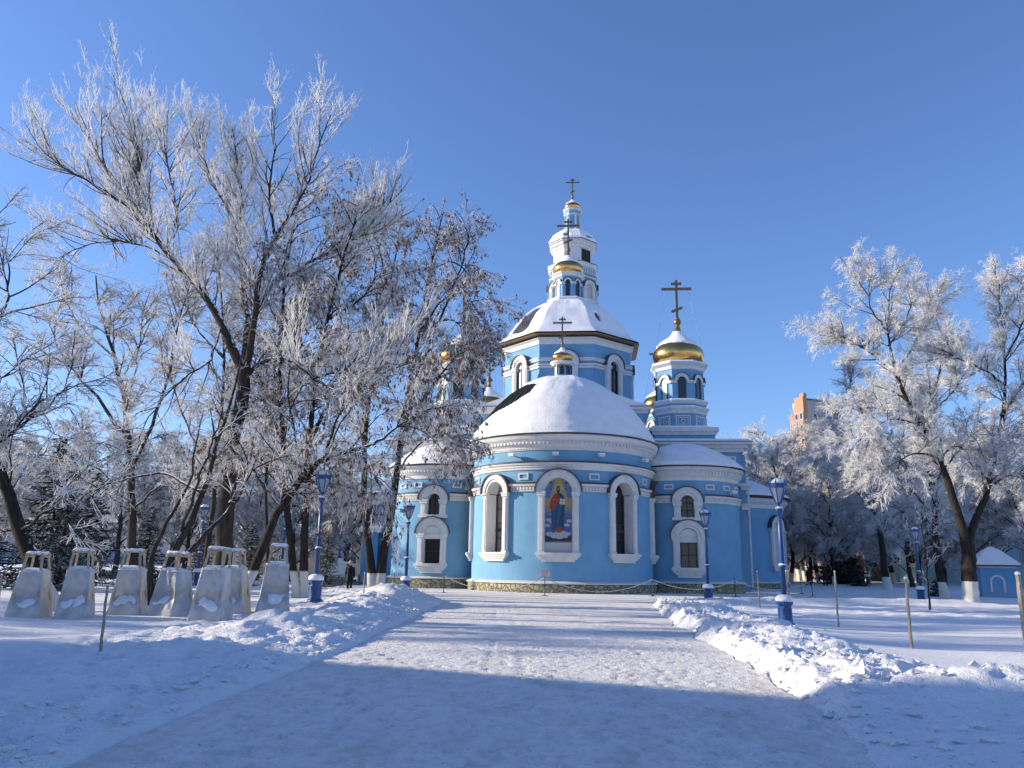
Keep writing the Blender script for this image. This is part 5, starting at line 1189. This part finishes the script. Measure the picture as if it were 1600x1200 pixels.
# ------------------------------------------------------------------ people
def person(x, y, rz, h, label, seed=0, long=.62, hat='hair', stride=.12, arm=0):
    z0 = hz(x, y); r = empty('person', (x, y, z0), rz, label, 'person'); s = h / 1.75
    J = [(0, 0, .95, .13), (0, .01, 1.15, .13), (0, 0, 1.38, .15), (0, -.01, 1.5, .06), (0, -.02, 1.56, .055), (0, -.02, 1.63, .085), (0, -.02, 1.71, .075)]
    E = [(0, 1), (1, 2), (2, 3), (3, 4), (4, 5), (5, 6)]
    for sx in (-1, 1):
        b_ = len(J); sw = stride * sx
        J += [(sx * .09, 0, .9, .10), (sx * .10, -sw * .5, .5, .065), (sx * .10, -sw, .1, .045), (sx * .10, -sw - .12, .04, .04)]
        E += [(0, b_), (b_, b_ + 1), (b_ + 1, b_ + 2), (b_ + 2, b_ + 3)]
        b_ = len(J); f = arm if sx > 0 else 0
        J += [(sx * .18, 0, 1.40, .06), (sx * .23, -.02 - f * .3, 1.13, .05), (sx * .22, -.12 - f * .5, .92 + f * .25, .034), (sx * .21, -.15 - f * .5, .86 + f * .27, .032)]
        E += [(2, b_), (b_, b_ + 1), (b_ + 1, b_ + 2), (b_ + 2, b_ + 3)]; hp = b_ + 3
        for k in range(5):
            b2 = len(J); X0, Y0, Z0, _ = J[hp]; o = (k - 2) * .016 if k < 4 else .03
            J += [(X0 + (.0 if k < 4 else -sx * .02), Y0 + o, Z0 - .045 - .008 * (k in (1, 2)), .009), (X0 - sx * .012, Y0 + o - .01, Z0 - .08 - .01 * (k in (1, 2)) + (.03 if k == 4 else 0), .008)]
            E += [(hp, b2), (b2, b2 + 1)]
    me = bpy.data.meshes.new('body'); me.from_pydata([tuple(c * s for c in j[:3]) for j in J], E, []); o = bpy.data.objects.new('body', me); link(o, r)
    sk = o.modifiers.new('skin', 'SKIN'); 
    for i, j in enumerate(J): me.skin_vertices[0].data[i].radius = (j[3] * s, j[3] * s); me.skin_vertices[0].data[i].use_root = (i == 0)
    sb = o.modifiers.new('sub', 'SUBSURF'); sb.levels = sb.render_levels = 2; me.materials.append(M['skin'])
    c = MB(); zb = .95 - long * .6
    def loft(rings, n=20):
        v = []
        for (cx, cy, cz, a, b_) in rings: v += [((cx + a * math.cos(t)) * s, (cy + b_ * math.sin(t)) * s, cz * s) for t in [2 * math.pi * i / n for i in range(n)]]
        F = [tuple(range(n))[::-1], tuple((len(rings) - 1) * n + i for i in range(n))]
        for j in range(len(rings) - 1):
            for i in range(n): F.append((j * n + i, j * n + (i + 1) % n, (j + 1) * n + (i + 1) % n, (j + 1) * n + i))
        c.add(v, F, 0, True)
    loft([(0, 0, zb, .22, .19), (.01, 0, zb + .12, .215, .18), (0, .005, .95, .195, .155), (0, 0, 1.1, .185, .15), (0, 0, 1.3, .21, .16), (0, 0, 1.42, .19, .14), (0, 0, 1.48, .11, .10), (0, -.01, 1.54, .075, .08)])
    for sx in (-1, 1):
        f = arm if sx > 0 else 0
        P_ = np.array([[(sx * .15, 0, 1.42), (sx * .2, 0, 1.36), (sx * .235, -.02 - f * .3, 1.13), (sx * .225, -.11 - f * .48, .94 + f * .25), (sx * .22, -.13 - f * .5, .90 + f * .26)]]) * s
        v, q = tubes(P_, np.array([[.07, .078, .066, .054, .05]]) * s, 10); c.add(v, [tuple(k) for k in q], 0, True)
    c.build('coat', 'coat', r)
    t = MB()
    for sx in (-1, 1):
        sw = stride * sx; P_ = np.array([[(sx * .09, 0, .88), (sx * .1, -sw * .5, .5), (sx * .1, -sw, .12), (sx * .1, -sw, .05)]]) * s
        v, q = tubes(P_, np.array([[.105, .08, .062, .062]]) * s, 10); t.add(v, [tuple(k) for k in q], 0, True)
        P_ = np.array([[(sx * .1, -sw + .07, .05), (sx * .1, -sw, .065), (sx * .1, -sw - .1, .05), (sx * .1, -sw - .2, .035)]]) * s
        v, q = tubes(P_, np.array([[.03, .06, .05, .02]]) * s, 8); t.add(v, [tuple(k) for k in q], 0, True)
    t.build('trousers', 'trouser', r)
    k = MB(); k.ball((0, -.005 * s, 1.70 * s), .108 * s, 9, 0, 1.05); k.lathe([(.118 * s, 1.66 * s), (.12 * s, 1.72 * s), (.1 * s, 1.72 * s)], 0, 0, 16); k.build('hat', hat, r)
    return r
def pplace(x, y, Y): p = px(x, y, Y); return p[0], p[1]
a, b_ = pplace(545, 928, 45.5); person(a, b_, math.radians(185), 1.72, 'person in dark coat and pale hat walking by the left flank of the church', hat='hair')
a, b_ = pplace(1264, 915, 80); person(a, b_, math.radians(200), 1.70, 'person in a long black coat, left one of the two on the right', long=1.0, hat='coat', stride=.16)
a, b_ = pplace(1290, 915, 77); person(a, b_, math.radians(175), 1.74, 'person in a black coat with raised hands, next to the small spruce bush', long=.85, hat='coat', stride=.1, arm=1)

# ------------------------------------------------------------------ kiosk, bin, monument, buildings
a, b_ = pplace(1556, 931, 58); z = hz(a, b_); r = empty('kiosk', (a, b_, z), -.30, 'little blue kiosk with a white arch and a snowy hipped roof', 'kiosk')
b = MB(); b.box(-1.05, 1.05, -1.05, 1.05, -.3, 2.05); w = b.build('wall', 'blue', r)
b = MB(); S = Flat(-.05, -1.05); b.sarch(S, 0, 1.05, .34, .48, 0, .06); b.sbox(S, -.48, -.34, 0, .06, .35, 1.05); b.sbox(S, .34, .48, 0, .06, .35, 1.05); b.box(-1.14, 1.14, -1.14, 1.14, 2.0, 2.12); b.build('trim', 'white', w)
b = MB(); b.lathe([(1.45, 2.13), (1.45, 2.2), (.05, 3.35)], 0, 0, 4, 0, False, poly=True); ro = b.build('roof', 'flash', r)
b = MB(); b.lathe([(1.42, 2.201), (1.44, 2.3), (1.2, 2.55), (.55, 3.2), (.12, 3.5), (.01, 3.52)], 0, 0, 4, 0, False, poly=True); b.build('snow', 'roof_snow', ro)
b = MB(); b.lathe([(.02, 3.5), (.02, 3.8)], 0, 0, 6); b.ball((0, 0, 3.82), .06, 6); b.build('finial', 'gold', ro)
def litter_bin(x, y, Y, lb):
    a, b_ = pplace(x, y, Y); z = hz(a, b_); r = empty('litter_bin', (a, b_, z), .2, lb, 'litter bin')
    b = MB(); b.lathe([(.27, -.2), (.27, .08), (.25, .1), (.24, .75), (.29, .8), (.29, .86), (.2, .88)], 0, 0, 8, 0, False, poly=True); b.build('bin', 'lamp', r)
    b = MB(); b.lathe([(.28, .865), (.29, .92), (.2, 1.02), (.05, 1.07), (.01, 1.07)], 0, 0, 16, 0, True); b.build('snow_cap', 'roof_snow', r)
def building(name, label, cat, x, y, z, rz, w, d, h, m, floors, cols, roofm='roof_snow', wm='glass', group=None, ww=.5, top=True, z0=1.0):
    r = empty(name, (x, y, z), rz, label, cat, group)
    b = MB(); b.box(-w / 2, w / 2, -d / 2, d / 2, -1, h); b.build('wall', m, r)
    if top: b = MB(); b.box(-w / 2 - .25, w / 2 + .25, -d / 2 - .25, d / 2 + .25, h, h + .5, top=.1); b.build('roof', roofm, r)
    fh = (h - z0) / floors
    for S, W_, n in ((Flat(0, -d / 2, 0), w, cols[0]), (Flat(-w / 2, 0, -math.pi / 2), d, cols[1]), (Flat(w / 2, 0, math.pi / 2), d, cols[1])):
        for f in range(floors):
            for c in range(n):
                u = (c + .5) * W_ / n - W_ / 2; hw = W_ / n * ww / 2; zz = z0 + f * fh + fh * .3
                q = MB(); q.sbox(S, u - hw - .08, u + hw + .08, .0, .08, zz - .08, zz + fh * .5 + .08); fr = q.build('window', 'white', r)
                q = MB(); q.sbox(S, u - hw, u - .04, .05, .10, zz, zz + fh * .5); q.sbox(S, u + .04, u + hw, .05, .10, zz, zz + fh * .5); q.build('pane', wm, fr)
    return r
# tower block: orange brick ends and grey render, far right
c0 = px(1263, 740, 185); tb = empty('apartment_tower', (c0[0] + .6, 188, 0), .32, 'tall orange-brick and grey apartment tower behind the frosted trees', 'apartment tower')
ZT = px(1263, 624, 182)[2]
b = MB(); b.box(-3.6, 5.0, -6, -1.2, -1, ZT - .3); w = b.build('wall', 'panel', tb)
b = MB(); b.box(-4.6, -3.5, -6.1, -1.2, -1, ZT - 3.2); b.box(-4.5, -3.4, -6.15, -3.0, ZT - 3.4, ZT + .5); b.box(-4.3, -3.4, -6.2, -4.8, ZT + .5, ZT + 1.3); b.box(4.6, 5.7, -6.1, -1.1, -1, ZT + .2); b.build('brick_wing', 'brick', tb)
b = MB(); b.box(-3.4, 4.6, -6.2, -1.2, ZT - .3, ZT + .05); b.build('parapet', 'metal', tb)
for f in range(14):
    zz = ZT - 5 - f * 3.0
    if zz < 1: break
    for S, u in ((Flat(-4.6, -3.8, -math.pi / 2), 0), (Flat(-4.6, -3.8, -math.pi / 2), 1.6), (Flat(0, -6, 0), -1.2)):
        q = MB(); q.sbox(S, u - .5, u + .5, 0, .08, zz, zz + 1.7); fr = q.build('window', 'white', tb); q = MB(); q.sbox(S, u - .4, u + .4, .05, .1, zz + .15, zz + 1.55); q.build('pane', 'glass', fr)
    if f % 1 == 0:
        q = MB(); q.box(1.0, 4.0, -7.3, -6, zz - .6, zz + .45); q.box(1.0, 1.3, -7.2, -6, zz + .45, zz + 2.2); q.build('balcony', 'signwhite', tb)
p0 = px(1368, 860, 112)
building('brown_building', 'low brown building with a pale fascia behind the right-hand trees', 'building', p0[0], 116, .3, .05, 17, 10, px(1368, 812, 112)[2] - 1, 'brown', 2, (6, 3))
p0 = px(1500, 860, 100)
bb = building('pale_blue_building', 'pale blue building behind the kiosk with an oval hanging sign', 'building', p0[0] + 12, 106, .3, .0, 34, 12, 6.2, 'paleblue', 1, (9, 3), ww=.35)
S = Flat(-15.5, -6, 0); b = MB()
n = 24; v = [S(1.15 * math.cos(2 * math.pi * i / n), d, 4.9 + .62 * math.sin(2 * math.pi * i / n)) for d in (.1, .5) for i in range(n)]
b.add(v, [tuple(range(n)), tuple(range(n, 2 * n))] + [(i, (i + 1) % n, n + (i + 1) % n, n + i) for i in range(n)]); sg = b.build('oval_sign', 'brown', bb)
b = MB()
for k in range(7): b.sbox(S, -.75 + k * .22, -.62 + k * .22, .5, .54, 4.78 + .05 * (k % 2), 5.05)
b.build('lettering', 'gold', sg)
building('white_house', 'white two-storey house barely seen through the belt of trees behind the persons', 'house', 62, 135, .3, .2, 26, 12, 6.5, 'panel', 2, (9, 4))
building('annex', 'low ochre annex glimpsed through the trees left of the church', 'building', -30, 112, 0, -.1, 30, 12, 5.0, 'panel', 2, (9, 4))
# monument on steps at the left of the church
p0 = px(528, 905, 64); r = empty('monument', (p0[0], 64, 0), .1, 'white stepped monument with a small blue cross beyond the walking person', 'monument')
b = MB()
for k in range(3): b.box(-2.2 + k * .45, 1.8 - k * .45, -1.6 + k * .35, 1.6 - k * .35, k * .2 - (.2 if k == 0 else 0), k * .2 + .19)
b.build('steps', 'stone', r)
b = MB(); b.box(-.75, .75, -.6, .6, .58, 1.6, top=.12); b.box(-.85, .85, -.7, .7, 1.6, 1.75); b.box(-.4, .4, -.4, .4, 1.75, 2.0, top=.15); b.build('pedestal', 'white', r)
b = MB(); b.box(-.06, .06, -.06, .06, 2.0, 3.0); b.box(-.28, .28, -.05, .05, 2.6, 2.7); b.lathe([(.2, 2.0), (.14, 2.2), (.06, 2.3)], 0, 0, 10); b.build('cross', 'lamp', r)
# unseen house added to shade the foreground, hip roof shaping the shadow edge
bh = building('shade_house', 'unseen two-storey brick house added left of the lawn to shade the foreground', 'house', -33, .2, 0, 0, 12, 32, 6.4, 'brick', 2, (4, 8), top=False)
b = MB(); x0, x1, y0, y1 = -6.5, 6.5, -16.6, 16.8
b.add([(x0, y0, 6.4), (x1, y0, 6.4), (x1, y1, 6.4), (x0, y1, 6.4), (3.5, y0 + 5, 13), (3.5, y1 - 5.8, 13), (-3.5, y1 - 5.8, 13), (-3.5, y0 + 5, 13)], [(0, 3, 2, 1), (0, 1, 4, 7), (1, 2, 5, 4), (2, 3, 6, 5), (3, 0, 7, 6), (4, 5, 6, 7)]); b.build('roof', 'roof_snow', bh)
# far apartment block on the horizon, left
building('distant_block', 'tiny pale apartment block on the horizon through the left trees', 'building', px(432, 790, 420)[0], 420, 0, .3, 14, 12, px(432, 786, 420)[2], 'panel', 9, (4, 3), top=False)
# distant wooded rise closing the view
tt = np.linspace(-1.35, 1.35, 160); rr_ = np.array([230., 245., 260., 300.]); A, RR = np.meshgrid(tt, rr_, indexing='ij')
HH = np.stack([0 * tt - 1, 6 + 3 * fbm(tt, tt * 0, 9, 5, 91), 9 + 4 * fbm(tt, tt * 0, 12, 5, 92), 0 * tt], 1)
tag(grid_mesh('wooded_hill', RR * np.sin(A), RR * np.cos(A), HH, 'hill'), kind='structure')
